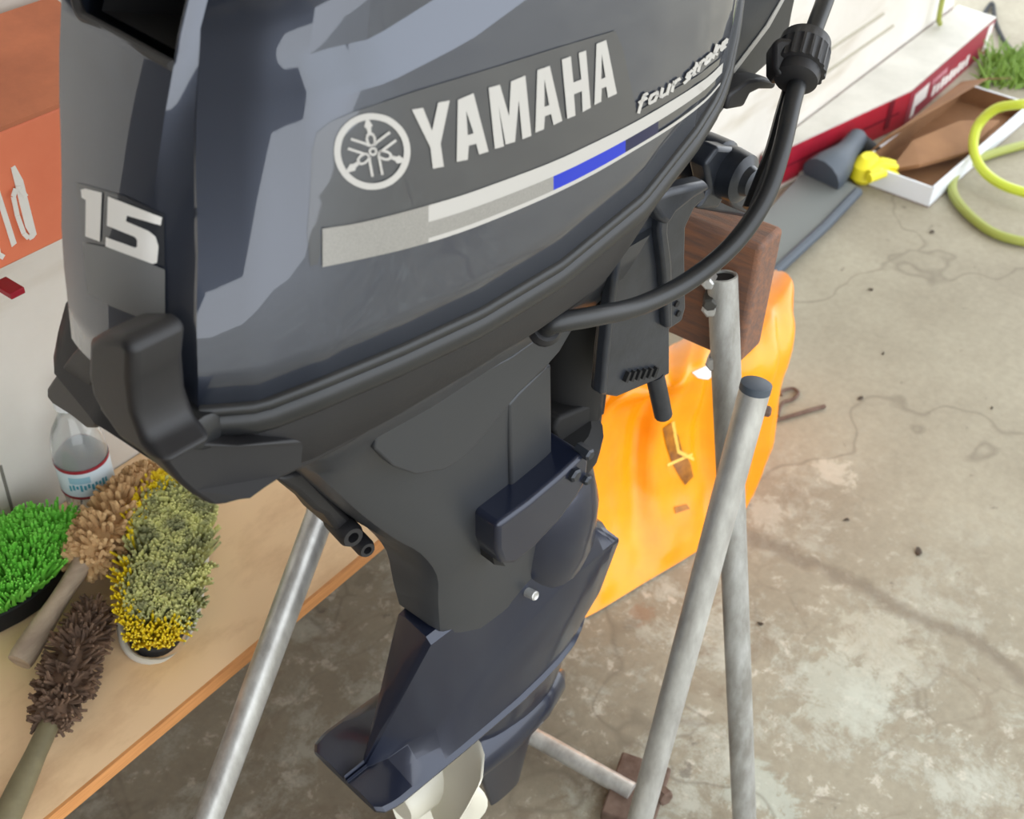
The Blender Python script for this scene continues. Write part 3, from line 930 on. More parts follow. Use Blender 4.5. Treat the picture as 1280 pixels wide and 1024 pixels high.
soft('swivel_arm', prism([onT(x, y, -.045) for x, y in ((692, 540), (700, 522), (752, 500), (756, 514), (736, 560), (700, 566))], MB * .03), DEEP, motor, .004)
# tilt rod
a, b = onT(818, 466, -.08), onT(829, 518, -.08)
obj('tilt_rod', mk(tube([a, b], .009, 14)), CAST, motor)
# tilt tube along the cross axis
tp = onT(884, 204, -.05)
tt_ = obj('tilt_tube', mk(lathe(tp - -MB * .035, -MB, [(0, .024), (.03, .026), (.05, .026), (.052, .023), (.058, .0235), (.074, .022), (.078, .014), (.084, .012), (.086, .009), (.086, .005), (.08, .004)], 24)), CAST, motor)
soft('tilt_arm', prism([onT(x, y, -.075) for x, y in ((872, 262), (888, 238), (882, 206), (898, 184), (924, 186), (944, 210), (940, 244), (954, 262), (936, 268), (920, 262), (908, 244), (898, 262))], MB * .02), CAST, motor, .004, seg=3)
soft('clamp_arm', prism([onT(x, y, -.03) for x, y in ((872, 262), (880, 200), (900, 176), (915, 180), (955, 262), (940, 274))], MB * .03), CAST, motor, .004)

# front shroud above the bracket
fs = soft('front_shroud', plate_T([(880, 172), (890, 130), (900, 70), (905, 0), (905, -40), (1004, -40), (992, 14), (985, 52), (966, 76), (930, 108), (904, 140)], -.045, .09), GREYP, motor, .004, label='grey front shroud with a silver line')
obj('silver_line', mk(plate_T([(916, 88), (958, 32), (980, -6), (984, -6), (962, 34), (918, 92)], -.0465, .001), False), SILVER, fs)
soft('throttle_bracket', plate_T([(912, 118), (938, 100), (956, 98), (972, 102), (968, 112), (950, 112), (938, 118), (930, 134), (908, 138)], -.07, .02), BLACKP, fs, .003)

# control cable with collar
cp = [onT(682, 413, -.100), onT(692, 404, -.113), onT(740, 396, -.122), onT(800, 382, -.126), onT(860, 352, -.130), dep(916, 306, .965), dep(955, 250, .968), dep(976, 190, .973), dep(990, 130, .985), dep(1000, 95, .995), dep(1013, 50, 1.01), dep(1035, -10, 1.03), dep(1062, -90, 1.06)]
cab = obj('steering_cable', mk(tube(cr_spline(cp, 6), .0078, 14)), RUBBER, motor)
cab['label'] = 'thick black cable curving from the housing up through a ribbed collar'
d0 = dep(1008, 50, 1.008); d1 = dep(990, 118, .985); ax = (d1 - d0).normalized()
def gear(p, axis, prof, n, amp, lo, hi):
    axis = Vector(axis).normalized(); u = axis.orthogonal().normalized(); v = axis.cross(u); rings = []
    for h, r in prof:
        rings.append([p + axis * h + (u * math.cos(2 * PI * k / n) + v * math.sin(2 * PI * k / n)) * (r + (amp if (k // 2) % 2 and lo <= h <= hi else 0)) for k in range(n)])
    return loft(rings)
obj('ribbed_collar', mk(gear(d0, ax, [(0, .014), (.002, .021), (.012, .0225), (.0125, .0215), (.034, .0215), (.035, .019), (.044, .018), (.047, .012)], 72, .0014, .0124, .0345), True, 40), BLACKP, cab)
soft('collar_cap', prism([dep(x, y, .985) for x, y in ((966, 52), (975, 46), (1000, 48), (1010, 58), (1000, 74), (975, 96), (966, 84))], fw * .03), BLACKP, cab, .004)
obj('second_cable', mk(tube(cr_spline([dep(992, 100, 1.02), dep(980, 140, 1.01), dep(966, 190, 1.0), dep(950, 232, 1.0), dep(938, 262, 1.0)], 5), .007, 10)), RUBBER, motor)
obj('cable_grommet', mk(lathe(onT(682, 412, -.104), (cp[1] - cp[0]), [(-.006, .012), (0, .0125), (.004, .010)], 16)), BLACKP, cab)
soft('cable_clip', plate_T([(682, 396), (702, 376), (708, 384), (704, 398), (690, 412), (680, 418)], -.105, .01), BLACKP, motor, .002)

# ------------------------------------------------------------------ STAND
stand = empty('motor_stand', 'home-made stand of galvanised tubes bolted to a stained timber block', 'stand', (.95, .55, 0))
pl = [onx(860, 270, .975), onx(952, 308, .975)]
y1, y0, ztop, zbot = .86, onx(952, 308, .975).y, .862, .712
plank = soft('timber_block', box((1.0, (y0 + y1) / 2, (ztop + zbot) / 2), (.05, 0, 0), (0, y1 - y0, 0), (0, 0, ztop - zbot)), PLANK, stand, .006, label='weathered reddish-brown timber block', seg=3)
R = .0158
vt = onx(903, 345, .957); vb = onz(932, 1062, 0)
def hollow(name, a, b, r, m, endm=None, lab=None, open_a=True):
    a, b = Vector(a), Vector(b); d = (b - a).normalized(); n = 20
    u = d.orthogonal().normalized(); v = d.cross(u)
    seq = [(a + d * .03, r * .8), (a, r * .8), (a - d * .001, r * .9), (a, r), (b, r)]
    rg = [[p + (u * math.cos(2 * PI * k / n) + v * math.sin(2 * PI * k / n)) * rr for k in range(n)] for p, rr in seq]
    o = obj(name, mk(loft(rg), True, 50), m, stand)
    if lab: o['label'] = lab
    if endm:
        obj('tube_cap', mk(lathe(a + d * .004, -d, [(0, r * .78), (.002, r * .78)], 16)), endm, o)
    return o
leg1 = hollow('leg', vt, vb, R, STEEL2, DEEP, 'dull upright tube leg')
nt_, nb = dep(944, 486, 1.20), dep(800, 1024, 1.52)
dn_ = (nb - nt_).normalized(); nb2 = nt_ + dn_ * ((0.0 - nt_.z) / dn_.z)
leg2 = hollow('leg', nt_, nb2, R, STEEL, None, 'bright slanting tube leg')
obj('tube_cap', mk(lathe(nt_ + dn_ * .002, -dn_, [(0, R * 1.02), (.008, R * 1.02), (.009, R * .9)], 20)), DKGREY, leg2)
lt, lbm = ony(404, 634, .70), ony(260, 1024, .685)
dl = (lbm - lt).normalized(); lb2 = lt + dl * ((0 - lt.z) / dl.z)
leg3 = hollow('leg', lt, lb2, R * 1.0, STEEL, None, 'bright tube leg on the far side')
obj('tube_cap', mk(lathe(lt + dl * .001, -dl, [(-.004, R * 1.08), (.006, R * 1.06), (.008, R * .9)], 20)), DRKMET, leg3)
# rail joining the far leg to the block
obj('rail', mk(tube([lt + dl * .02, Vector((.80, .80, .72)), Vector((.975, .80, .76))], R * .9, 14)), STEEL2, stand)
obj('brace', mk(tube([onz(655, 914, .03), onz(790, 990, .03)], R * .85, 14)), STEEL, stand)
br_ = onz(655, 914, .03)
obj('brace', mk(tube([br_, Vector((lb2.x, lb2.y, .03))], R * .85, 14)), STEEL2, stand)
obj('joint_plate', mk(box(onz(795, 992, .02), (.10, .03, 0), (-.02, .07, 0), (0, 0, .02)), False), RUST, stand, bevel=.003)
obj('joint_bolt', mk(lathe(onz(826, 992, .04), (-.3, -1, .2), [(0, .012), (.012, .012), (.014, .009)], 6), False), RUST, stand)
soft('bolt', lathe(onx(888, 376, .945), (-1, -.5, 0), [(-.012, .008), (.008, .008), (.010, .006)], 6), DRKMET, stand, 0)
for px, py, r in ((886, 352, .007), (889, 384, .0095), (893, 452, .009)):
    obj('hex_nut', mk(lathe(onx(px, py, .945), (-1, -.35, .1), [(-.012, r), (.006, r), (.008, r * .7)], 6), False), STEEL, stand)
obj('hex_nut', mk(lathe(onx(958, 514, .945) , (.5, -1, 0), [(-.02, .006), (.003, .006), (.005, .004)], 6), False), RUST, stand)

# ------------------------------------------------------------------ BENCH BOARD
ZB = .405
board = empty('plywood_bench', 'raw plywood board bench along the white wall', 'bench', (.3, .9, 0))
bx0, bx1, byf = -.6, 1.22, .739
top = slab('board', bx0, bx1, byf + .004, 1.098, ZB - .018, ZB, PLY, board)
slab('edge_band', bx0, bx1, byf, byf + .004, ZB - .018, ZB, PLYE, board)
for x in (-.5, .25, 1.12):
    slab('bench_support', x, x + .04, .86, 1.09, 0, ZB - .018, HANDLE, board)

# ------------------------------------------------------------------ BRUSHES
def rvec():
    while True:
        v = Vector((random.uniform(-1, 1), random.uniform(-1, 1), random.uniform(-1, 1)))
        if .05 < v.length < 1: return v.normalized()
def tuft(p, d, l, r, bend=.3, n=4, tip=.25, segs=2):
    d = d.normalized(); P = [p]; cur = Vector(p); dd = d.copy(); side = rvec() * bend
    for k in range(segs):
        dd = (dd + side / segs).normalized(); cur = cur + dd * l / segs; P.append(cur.copy())
    rr = [r * (1 - (1 - tip) * (k / segs) ** 1.5) for k in range(segs + 1)]
    return tube(P, rr, n, cap=True)
def addp(acc, vf):
    b = len(acc[0]); acc[0].extend(vf[0]); acc[1].extend(tuple(i + b for i in f) for f in vf[1])

# green brush
gb = empty('wash_brush', 'bright green bristled wash brush with black back, leftmost on the bench', 'brush', onz(20, 740, ZB))
gc = onz(22, 700, ZB + .05)
obj('brush_block', mk(loft([[onz(20, 745, ZB) + Vector((.085 * math.cos(a) - .0, .042 * math.sin(a), h)) for a in np.linspace(0, 2 * PI, 24, endpoint=False)] for h in (.002, .012, .028)])), DEEP, gb, bevel=.002)
acc = ([], [])
for i in range(1500):
    a = random.uniform(0, 2 * PI); q = math.sqrt(random.random())
    base = onz(20, 745, ZB) + Vector((.078 * q * math.cos(a), .038 * q * math.sin(a), .026))
    d = Vector((math.cos(a) * q * .5, math.sin(a) * q * .55, 1))
    addp(acc, tuft(base, d, .052 * random.uniform(.85, 1.08), .0021, .25, 3, .7))
obj('bristles', mk(acc, True, 60), GREENB, gb, kind='stuff')

def round_brush(th, p0, p1, r, n, tuft_r, lb, m, z_up=.6, curl=.5):
    acc = ([], [])
    ax_ = (p1 - p0); l = ax_.length; ax_.normalize()
    u = ax_.orthogonal().normalized(); v = ax_.cross(u)
    for i in range(n):
        f = random.random(); a = random.uniform(0, 2 * PI)
        rr = r * math.sin(PI * (.08 + .84 * f)) ** .35
        d = u * math.cos(a) + v * math.sin(a)
        if d.z < -.2 and random.random() < .7: continue
        base = p0 + ax_ * (l * f) + d * rr * .35
        lean = ax_ * ((f - .5) * 1.2 + random.uniform(-.3, .3))
        addp(acc, tuft(base, d + lean, rr * .65 * random.uniform(.85, 1.15), tuft_r, curl, 5, .55, 3))
    return obj('bristles', mk(acc, True, 70), m, th, kind='stuff')
tb = empty('tan_bristle_brush', 'tan coir brush with a worn wooden handle leaning across the bench', 'brush', onz(90, 720, ZB))
tp0 = onz(102, 706, ZB + .055); tp1 = onz(188, 598, ZB + .055)
obj('core', mk(tube([tp0, tp1], .022, 12)), TANB, tb)
round_brush(tb, tp0, tp1, .042, 620, .0045, 0, TANB)
hb = onz(24, 828, ZB + .030)
mid_ = tp0.lerp(hb, .5)
obj('handle', mk(tube(cr_spline([tp0 + (tp0 - hb) * .05, tp0.lerp(hb, .3), tp0.lerp(hb, .7), hb], 6), [.014, .0125, .0118, .0112, .0108, .0106, .0106, .0108, .011, .0118, .0125, .013, .0135, .014, .0142, .0145, .0145, .0145, .0135], 14)), HANDLE, tb, label='greyed wooden handle')
db = empty('dark_bristle_brush', 'dark brown bristle brush lying below the tan one, greenish handle', 'brush', onz(70, 880, ZB))
dp0 = onz(62, 905, ZB + .036); dp1 = onz(118, 762, ZB + .036)
obj('core', mk(tube([dp0, dp1], .018, 12)), BRNB, db)
round_brush(db, dp0, dp1, .036, 620, .0028, 0, BRNB, curl=.8)
hd = onz(0, 1040, ZB + .022)
obj('handle', mk(tube([dp0, dp0.lerp(hd, .3), dp0.lerp(hd, .6), hd, hd + (hd - dp0) * .5], [.0105, .011, .013, .0145, .0145], 14)), HANDLE2, db)
# yellow oval brush
yb = empty('oval_brush', 'oval yellow bristled brush with soiled centre and a white rimmed black back', 'brush', onz(200, 780, ZB))
pA, pB = onz(190, 806, ZB + .03), onz(224, 606, ZB + .06)
long_ = (pB - pA); Ly = long_.length; long_.normalize()
back_n = Vector((-.05, -.35, 1)); wid = long_.cross(back_n).normalized(); nb_ = wid.cross(long_).normalized()
if nb_.z < 0: nb_ = -nb_
cY = pA.lerp(pB, .5) - nb_ * .012
def oval(k, a=Ly * .5, b=.040, h=0):
    an = 2 * PI * k; c, s = math.cos(an), math.sin(an)
    e = .62
    return cY + long_ * (a * math.copysign(abs(c) ** e, c)) + wid * (b * math.copysign(abs(s) ** .8, s)) + nb_ * h
N_ = 48
obj('brush_back', mk(loft([[oval(k / N_, Ly * .5 - .002, .038, h) for k in range(N_)] for h in (-.022, -.004)])), DEEP, yb, bevel=.003)
rim = [oval(k / N_, Ly * .5 + .004, .044, -.018) for k in range(N_)]
rg = []
for i in range(N_):
    t = (rim[(i + 1) % N_] - rim[i - 1]).normalized(); o_ = t.cross(nb_)
    rg.append([rim[i] + o_ * (.004 * math.cos(q)) + nb_ * (.004 * math.sin(q)) for q in np.linspace(0, 2 * PI, 8, endpoint=False)])
v, f = loft(rg, cap=False); nn = len(rg[0])
f += [((N_ - 1) * nn + j, (N_ - 1) * nn + (j + 1) % nn, (j + 1) % nn, j) for j in range(nn)]
obj('rim', mk((v, f)), mat('grey_white_rim', rgb(190, 184, 172), .5), yb, label='off-white rubber rim')
acc, acc2 = ([], []), ([], [])
for i in range(3000):
    a = random.uniform(0, 1); q = math.sqrt(random.random())
    p = oval(a) - cY
    base = cY + p * q * .95 + nb_ * -.004
    outd = p.normalized()
    d = nb_ + outd * (.55 * q ** 3)
    hl = .042 * random.uniform(.88, 1.05)
    bx_, by_ = proj(base)
    inner = by_ < 782 + 8 * random.random() and (q < .80 + .1 * random.random() or bx_ > proj(cY)[0] + 12)
    (addp(acc2 if inner else acc, tuft(base, d, hl, .0019 if not inner else .0024, .3, 3, .8)))
obj('bristles', mk(acc, True, 70), YELB, yb, kind='stuff')
o_ = obj('soiled_bristles', mk(acc2, True, 70), YGREYB, yb, kind='stuff')
o_['label'] = 'flattened grey-green soiled bristles'

# ------------------------------------------------------------------ WATER BOTTLE
bc = Vector((.556, 1.045, ZB))
bot = empty('water_bottle', 'small clear plastic water bottle against the white wall', 'bottle', bc)
prof = [(0, .024), (.003, .029), (.012, .031), (.02, .030), (.03, .031), (.04, .030), (.05, .031), (.058, .0315), (.062, .0308), (.104, .0308), (.108, .0318), (.118, .0318), (.135, .030), (.150, .025), (.163, .018), (.172, .0135), (.180, .0125), (.188, .0125)]
obj('body', mk(lathe(bc + Vector((0, 0, .0005)), (0, 0, 1), prof + [(.188, .0115), (.180, .0115), (.172, .0125), (.150, .024), (.118, .0305), (.01, .030), (.003, .02)], 32)), PET, bot)
def cyl_open(p, r, z0, z1, m, name, parent, n=40, a0=0, a1=2 * PI):
    V, Fc = [], []
    for k in range(n + 1):
        a = a0 + (a1 - a0) * k / n
        for z in (z0, z1): V.append(p + Vector((r * math.cos(a), r * math.sin(a), z)))
    Fc = [(2 * k, 2 * k + 2, 2 * k + 3, 2 * k + 1) for k in range(n)]
    return obj(name, mesh(V, Fc), m, parent)
lb = cyl_open(bc, .0322, .062, .106, WLAB, 'label', bot)
cyl_open(bc, .0325, .102, .107, REDP, 'red_band', lb)
cyl_open(bc, .0325, .061, .065, REDP, 'red_band', lb)
aC = math.atan2(-bc.y, -bc.x)
for k in range(11):
    a = aC - .75 + k * .14
    cyl_open(bc, .0325, .074 + .002 * (k % 3), .083 + .0015 * (k % 2), TEAL, 'print_mark', lb, 3, a, a + .09)
cyl_open(bc, .0325, .086, .096, mat('pale_blue_print', rgb(150, 190, 205), .5), 'picture_band', lb, 12, aC - .7, aC + .1)
obj('cap', mk(gear(bc + Vector((0, 0, .183)), (0, 0, 1), [(0, .0145), (.013, .0145), (.014, .012)], 60, .0005, 0, .013)), WHITEC, bot)

# ------------------------------------------------------------------ ORANGE CARTON
yo = .95
c0 = ony(0, 345, yo); c1_ = ony(78, 292, yo)
zb_ = (c0.z + c1_.z) / 2; ztp = ony(0, 165, yo).z + .0
carton = empty('orange_carton', 'orange cardboard carton with white lettering on the wall shelf', 'carton', (.45, 1.02, zb_))
xr = .68
slab('body', .30, xr, yo, 1.095, zb_, ztp, ORANGE, carton, bevel=.002)
tpz = ztp + .035
obj('flap', mk(prism([Vector((.30, yo, ztp)), Vector((xr, yo, ztp)), Vector((xr, 1.09, tpz)), Vector((.30, 1.09, tpz))], Vector((0, 0, .004))), False), ORTOP, carton, label='creased brownish top flap')
def flatp(name, pxs, y, m, parent, holes=None):
    P = [ony(a, b, y) for a, b in pxs]
    return obj(name, mk(prism(P, Vector((0, .0008, 0))), False), m, parent)
lt_ = yo - .0009
flatp('lettering', [(14, 210), (19, 207), (29, 225), (46, 293), (41, 299), (37, 292), (32, 284)], lt_, WHITEP, carton)     # stem of d
flatp('lettering', [(-9, 232), (-3, 229), (21, 304), (15, 309)], lt_, WHITEP, carton)                                      # l
def loop_px(P, w):
    out = []
    for i in range(len(P) - 1):
        out.append(bar(*P[i], *P[i + 1], w))
    return out
for qi, q in enumerate(loop_px([(33, 246), (26, 236), (20, 236), (17, 246), (22, 270), (30, 292), (36, 298), (42, 294)], 6) + loop_px([(2, 255), (-6, 262), (-10, 280), (-2, 318), (5, 322)], 7)):
    flatp('lettering', q, lt_ - .0006 - .0009 * (qi % 3), WHITEP, carton)
shelf = empty('wall_shelf', 'narrow white wall shelf under the orange carton with a red hook', 'shelf', (.4, 1.02, zb_ - .02))
slab('shelf_board', .28, .66, .99, 1.098, zb_ - .016, zb_, WALL, shelf)
hk = ony(11, 360, .97)
obj('hook', mk(box(hk, (.016, 0, 0), (0, .03, 0), (0, 0, .007)), False), RED, shelf, bevel=.001, label='small red hook')
obj('hanging_cord', mk(tube([ony(56, -40, 1.09), ony(62, 0, 1.09), ony(75, 50, 1.09), ony(84, 110, 1.092), ony(92, 160, 1.092)], .0022, 8)), DEEP, base=ony(75, 50, 1.09), label='thin black cord hanging on the wall behind the orange carton', cat='cord')

# ------------------------------------------------------------------ YELLOW SACK
sack = empty('yellow_sack', 'glossy orange-yellow filled plastic sack on the floor behind the stand', 'sack', (1.4, .72, 0))
rowsS = [
 [onz(x, y, 0.004) for x, y in ((690, 790), (740, 768), (800, 732), (870, 690), (920, 655), (936, 630))],
 [onz(x, y, .10) for x, y in ((676, 700), (740, 676), (800, 644), (880, 606), (938, 586), (962, 560))],
 [onz(x, y, .20) for x, y in ((680, 620), (740, 590), (800, 566), (880, 540), (950, 520), (976, 480))],
 [onz(x, y, .29) for x, y in ((690, 560), (745, 530), (810, 505), (885, 488), (965, 468), (988, 410))],
 [onz(x, y, .335) for x, y in ((694, 530), (758, 500), (828, 488), (880, 462), (960, 430), (990, 366))],
 [onz(x, y, .345) for x, y in ((724, 506), (776, 480), (836, 462), (880, 438), (950, 400), (986, 346))],
 [onz(x, y, .32) for x, y in ((760, 480), (800, 455), (850, 430), (890, 405), (940, 372), (972, 340))],
 [onz(x, y, .25) for x, y in ((790, 474), (826, 450), (868, 424), (900, 400), (940, 370), (964, 348))],
]
for r in rowsS:
    for p in r: p.y = min(p.y, 1.06)
rowsS.append([Vector((p.x, min(1.06, p.y + .02), .06)) for p in rowsS[-1]])
rowsS.append([Vector((p.x, min(1.06, p.y + .0), .004)) for p in rowsS[-1]])
fr = [cr_spline(r, 12) for r in rowsS]
cols_ = [cr_spline([fr[i][j] for i in range(len(fr))], 9) for j in range(len(fr[0]))]
nj, ni = len(cols_), len(cols_[0])
V = []
for j in range(nj):
    for i in range(ni):
        p = cols_[j][i].copy()
        a = j / nj; b = i / ni
        env = math.sin(PI * min(1, b / .55)) if b < .55 else .3
        env = max(0, env)
        wob = a + .04 * math.sin(b * 9)
        d = .010 * math.sin(wob * 27 + 2.0 * b) + .006 * math.sin(wob * 55 + 5 * b)
        d += .008 * (noise.noise(p * 9)) + .004 * noise.noise(p * 25)
        cen = Vector((1.42, .80, .15)); dirv = (p - cen); dirv.z *= .5; dirv.normalize()
        V.append(p + dirv * d * (.35 + .65 * env) if .02 < b < .96 else p)
Fc = [(j * ni + i, (j + 1) * ni + i, (j + 1) * ni + i + 1, j * ni + i + 1) for j in range(nj - 1) for i in range(ni - 1)]
Fc.append(tuple(range(ni))); Fc.append(tuple((nj - 1) * ni + i for i in range(ni - 1, -1, -1)))
for p in V: p.z = max(p.z, .002)
sk_me = mk((V, Fc), True, 70)
obj('sack_body', sk_me, YEL, sack)
bvh2 = BVHTree.FromPolygons([v.copy() for v in V], [f for f in Fc])
_b = bvh
bvh = bvh2
decal('brown_print', [([(828, 535), (838, 528), (848, 545), (852, 562), (862, 578), (866, 596), (856, 606), (846, 590), (838, 575), (832, 556)], []), ([(842, 634), (858, 630), (862, 636), (844, 642)], [])], BRNPRT, parent=sack, off=.0015, grid_=6)
decal('pale_frame', [([(838, 527), (842, 526), (849, 562), (866, 572), (866, 576), (846, 566)], []), ([(832, 580), (864, 566), (865, 569), (834, 583)], [])], mat('pale_orange_print', rgb(255, 200, 90), .4), parent=sack, off=.002, grid_=6)
decal('white_tag', [([(864, 466), (886, 456), (900, 462), (884, 474), (872, 472)], [])], WHITEC, parent=sack, off=.002, grid_=6)
bvh = _b

# ------------------------------------------------------------------ FAR FLOOR ITEMS
# long red carton along the wall base
rc = empty('long_red_carton', 'long flat red carton with pale top lying along the wall foot', 'carton', (3.1, 1.0, 0))
yf = .955
pA_, pC_, pE_ = Vector((2.50, 1.078, 0)), Vector((3.10, .957, 0)), Vector((3.765, .966, 0))
hR = .105
obj('body', mk(prism([pA_, pC_, pE_, Vector((3.78, 1.092, 0)), Vector((2.505, 1.094, 0))], Vector((0, 0, hR))), False), RED, rc, bevel=.002)
obj('lid', mk(prism([Vector((p.x, p.y, hR)) for p in (pA_, pC_, pE_, Vector((3.78, 1.092, 0)), Vector((2.505, 1.094, 0)))], Vector((0, 0, .004))), False), OFFW, rc, label='off-white carton top')
def on_face(a, b, f0, f1, z0, z1, m, name, parent, off=.001, skew=0):
    d = (b - a); n = Vector((d.y, -d.x, 0)).normalized()
    P = [a + d * f0 + Vector((0, 0, z0)) + n * off, a + d * f1 + Vector((0, 0, z0)) + n * off, a + d * (f1 + skew) + Vector((0, 0, z1)) + n * off, a + d * (f0 + skew) + Vector((0, 0, z1)) + n * off]
    return obj(name, mk(prism(P, n * .0004), False), m, parent)
on_face(pC_, pE_, 0, 1, 0, hR, RED2, 'dull_panel', rc, .0006)
for f0, f1, z0, z1 in ((.06, .22, .035, .08), (.06, .10, .01, .04), (.92, .985, .015, .095)):
    on_face(pC_, pE_, f0, f1, z0, z1, WHITEP, 'print_block', rc, .0012)
for k in range(9):
    on_face(pC_, pE_, .29 + k * .05, .325 + k * .05, .018, .045 if k % 2 else .05, WHITEP, 'print_block', rc, .0012)
for k in range(5):
    on_face(pC_, pE_, .26 + k * .035, .285 + k * .035, .062, .078, mat('pink_print', rgb(214, 150, 160), .5) if k == 0 else bpy.data.materials['pink_print'], 'print_block', rc, .0012)
on_face(pA_, pC_, 0, .94, .050, .056, mat('dark_red_groove', rgb(110, 10, 30), .5), 'groove', rc, .001)
on_face(pA_, pC_, .84, .88, .02, .104, bpy.data.materials['dark_red_groove'], 'groove', rc, .001)
on_face(pA_, pC_, .25, .60, .0, .016, WHITEP, 'print_block', rc, .0012)

# a low strip of packaging in front of the red carton
strip = obj('flat_carton', mk(prism([onz(960, 228, .005), onz(1000, 214, .005), onz(1080, 176, .005), onz(1070, 200, .005), onz(1010, 218, .005), onz(970, 236, .005)], Vector((0, 0, -.004))), False), OFFW, base=onz(1020, 205, 0), label='thin off-white flattened carton between shovel and red carton', cat='carton')

# white tray with brown inside
tr = empty('cardboard_tray', 'shallow white cardboard tray with brown inside and raised flap', 'box', onz(1160, 230, 0))
k0, k1, k2 = onz(1068, 226, 0), onz(1160, 260, 0), onz(1282, 152, 0)
k3 = k0 + (k2 - k1)
hT = .055; TT = .006
def wallp(a, b, h, name, m, inner=None):
    d = (b - a).normalized(); n = Vector((-d.y, d.x, 0))
    if (k0.lerp(k2, .5) - a).dot(n) < 0: n = -n
    o = obj(name, mk(prism([a, b, b + Vector((0, 0, h)), a + Vector((0, 0, h))], n * TT), False), m, tr)
    obj('inner_face', mk(prism([a + n * TT, b + n * TT, b + n * TT + Vector((0, 0, h - .002)), a + n * TT + Vector((0, 0, h - .002))], n * .001), False), CARD, o)
wallp(k0, k1, hT, 'side', WHITEC); wallp(k1, k2, hT, 'side', WHITEC); wallp(k2, k3, hT, 'side', WHITEC); wallp(k3, k0, hT, 'side', WHITEC)
obj('bottom', mk(prism([k0, k1, k2, k3], Vector((0, 0, .004))), False), CARD, tr)
fl = [k0.lerp(k3, .10) + Vector((0, 0, hT)), k3 + Vector((0, 0, hT)), onz(1266, 98, .11), onz(1236, 98, .11), onz(1114, 168, .11)]
obj('flap', mk(prism(fl, Vector((.0, .004, 0))), False), CARD, tr, label='raised brown cardboard flap')
obj('crumpled_insert', mk(prism([onz(1112, 212, .03), onz(1150, 205, .06), onz(1210, 190, .03), onz(1250, 150, .06), onz(1200, 150, .08), onz(1140, 175, .07)], Vector((0, 0, -.012))), False), CARD, tr, bevel=.002)

# grey shovel
shv = empty('scoop_shovel', 'flat grey plastic shovel with dark rim and socket lying on the floor', 'shovel', onz(1020, 280, 0))
bl = [(960, 345), (982, 324), (1076, 236), (1060, 226), (1030, 214), (1000, 218), (960, 262), (930, 300)]
obj('blade', mk(prism([onz(x, y, .022) for x, y in bl], Vector((0, 0, -.006))), False), GREYSC, shv, bevel=.002)
obj('rim', mk(tube([onz(950, 358, .022), onz(982, 328, .022), onz(1030, 284, .022), onz(1072, 240, .024)], .013, 10)), DKGREY, shv)
obj('socket', mk(tube(cr_spline([onz(1026, 222, .035), onz(1044, 206, .05), onz(1058, 190, .06), onz(1072, 172, .07)], 4), [.055, .054, .052, .05, .046, .042, .038, .034, .031, .029, .028, .027, .026], 14)), DKGREY, shv)
obj('grip', mk(tube([onz(1070, 178, .05), onz(1092, 196, .03)], .03, 12)), DEEP, shv)

# yellow glove
gl = empty('yellow_glove', 'crumpled bright yellow glove beside the white tray', 'glove', onz(1090, 215, 0))
obj('palm', mk(loft([[onz(1082, 212, .03) + Vector((.05 * math.cos(a) * r, .035 * math.sin(a) * r, h)) for a in np.linspace(0, 2 * PI, 16, endpoint=False)] for h, r in ((-.028, .7), (-.01, 1.1), (.02, 1), (.04, .5))])), YEL2, gl)
for k in range(4):
    a0 = onz(1086, 208 + k * 5, .045); a1 = onz(1118 + 3 * (k % 2), 204 + k * 5, .045 if k < 2 else .03)
    obj('finger', mk(tube([a0, a0.lerp(a1, .5) + Vector((0, 0, .01)), a1], [.012, .011, .008], 8)), YEL2, gl)

# lime hose coils
hp = [(1300, 300), (1280, 302), (1240, 290), (1205, 262), (1190, 236), (1200, 212), (1235, 194), (1290, 178)]
obj('garden_hose', mk(tube(cr_spline([onz(x, y, .014) for x, y in hp], 8), .012, 10)), HOSE2, base=onz(1200, 250, 0), label='dull lime hose lying flat on the concrete in front of the coil', cat='hose')
hq = [(1310, 128), (1280, 130), (1245, 136), (1222, 158), (1217, 186), (1228, 212), (1255, 232), (1300, 246)]
zz_ = [.20, .20, .17, .12, .08, .05, .04, .04]
obj('hose_coil', mk(tube(cr_spline([onz(x, y, z) for (x, y), z in zip(hq, zz_)], 8), .0125, 10)), HOSE, base=onz(1250, 230, 0), label='bright lime-yellow hose loop standing at the right edge', cat='hose')
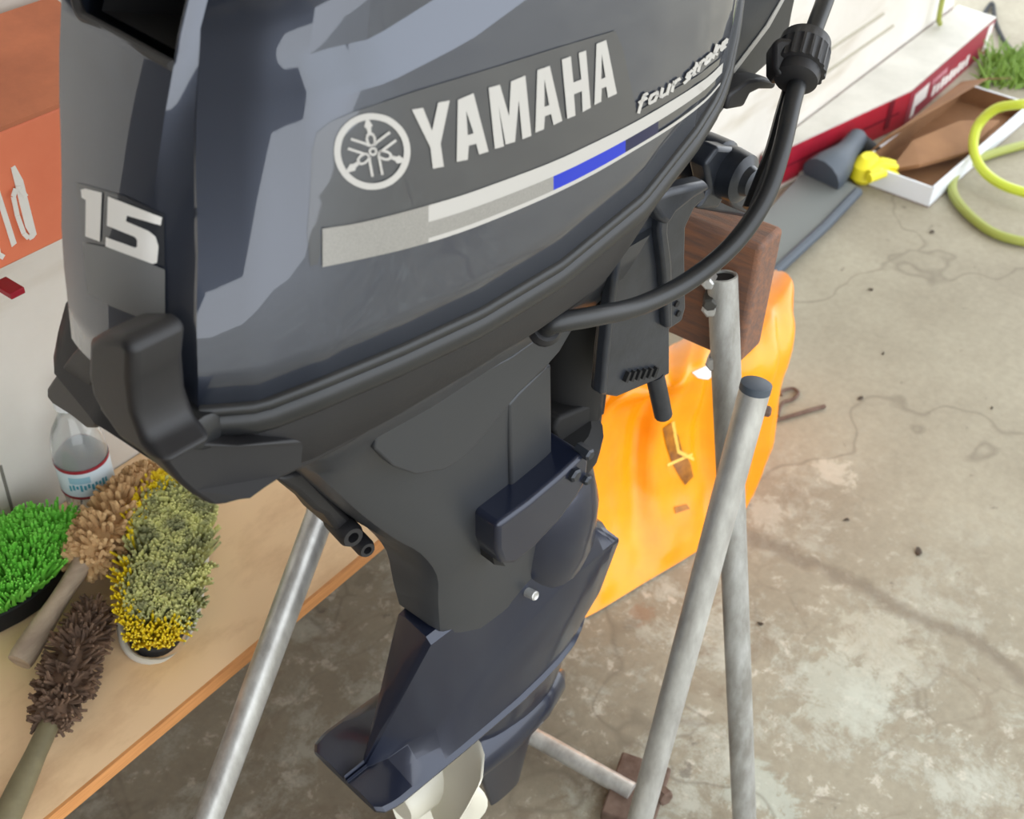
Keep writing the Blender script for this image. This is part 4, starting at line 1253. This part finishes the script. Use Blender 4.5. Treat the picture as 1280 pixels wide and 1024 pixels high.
# thin cords by the wall end
obj('green_cord', mk(tube(cr_spline([ony(1182, -20, 1.08), ony(1174, 20, 1.07), ony(1175, 30, 1.07)], 6), .008, 8)), HOSE2, base=ony(1176, 20, 1.07), label='thin green hose hanging down the wall above the red carton', cat='hose')
obj('black_cord', mk(tube(cr_spline([onz(1200, 50, .01), onz(1224, 26, .012), onz(1240, 4, .012), onz(1245, 30, .012), onz(1262, 60, .012), onz(1300, 84, .012)], 6), .007, 8)), DEEP, base=onz(1240, 30, 0), label='thin black cord looping past the end of the red carton', cat='cord')
# weeds
acc = ([], [])
for i in range(240):
    p = onz(random.uniform(1225, 1290), random.uniform(70, 112), 0)
    addp(acc, tuft(p, Vector((random.uniform(-.7, .7), random.uniform(-.7, .7), .7)), random.uniform(.03, .09), .004, .6, 3, .2, 3))
obj('weeds', mk(acc), LEAF, base=onz(1250, 90, 0), label='loose green weeds and clippings behind the brown flap', cat='weeds', kind='stuff')

# rusty wire on floor
w0 = [onz(x, y, .006) for x, y in ((968, 526), (990, 520), (1010, 514), (1031, 508))]
w1 = [onz(x, y, .006) for x, y in ((972, 520), (978, 504), (990, 500), (998, 492), (992, 486), (980, 488), (976, 494))]
obj('wire_hook', mk(join(tube(cr_spline(w0, 4), .0042, 8), tube(cr_spline(w1, 4), .0036, 8))), RUST, base=onz(990, 510, 0), label='bent rusty wire hook on the concrete beside the yellow sack', cat='wire')
# small dry leaves and chips
LF = mat('dry_leaf', rgb(74, 62, 50), .8)
spots = [(1058, 650, 8), (1148, 690, 16), (1076, 498, 12), (1104, 442, 8), (1088, 362, 9), (1165, 290, 12), (950, 780, 8), (1240, 510, 7)]
labs = ['dark speck of leaf below the pale chip stain', 'curled dark leaf on the concrete right of the stand', 'small brown leaf right of the wire hook', 'tiny dark chip above the brown leaf', 'dark crumb of leaf right of the timber block', 'dark leaf scrap in front of the hose', 'small dark chip beside the upright tube leg', 'lone dark crumb near the right edge']
for (x, y, s), lb_ in zip(spots, labs):
    c = onz(x, y, .002); k = s / F * 2.0
    a = random.uniform(0, PI)
    P = []
    for q in range(7):
        an = 2 * PI * q / 7; rr = random.uniform(.6, 1)
        P.append(c + Matrix.Rotation(a, 3, 'Z') @ Vector((k * .6 * math.cos(an) * rr, k * .3 * math.sin(an) * rr, .002 * math.sin(an * 2))))
    obj('dry_leaf', mk(prism(P, Vector((0, 0, .0015))), False), LF, base=c, label=lb_, cat='leaf')
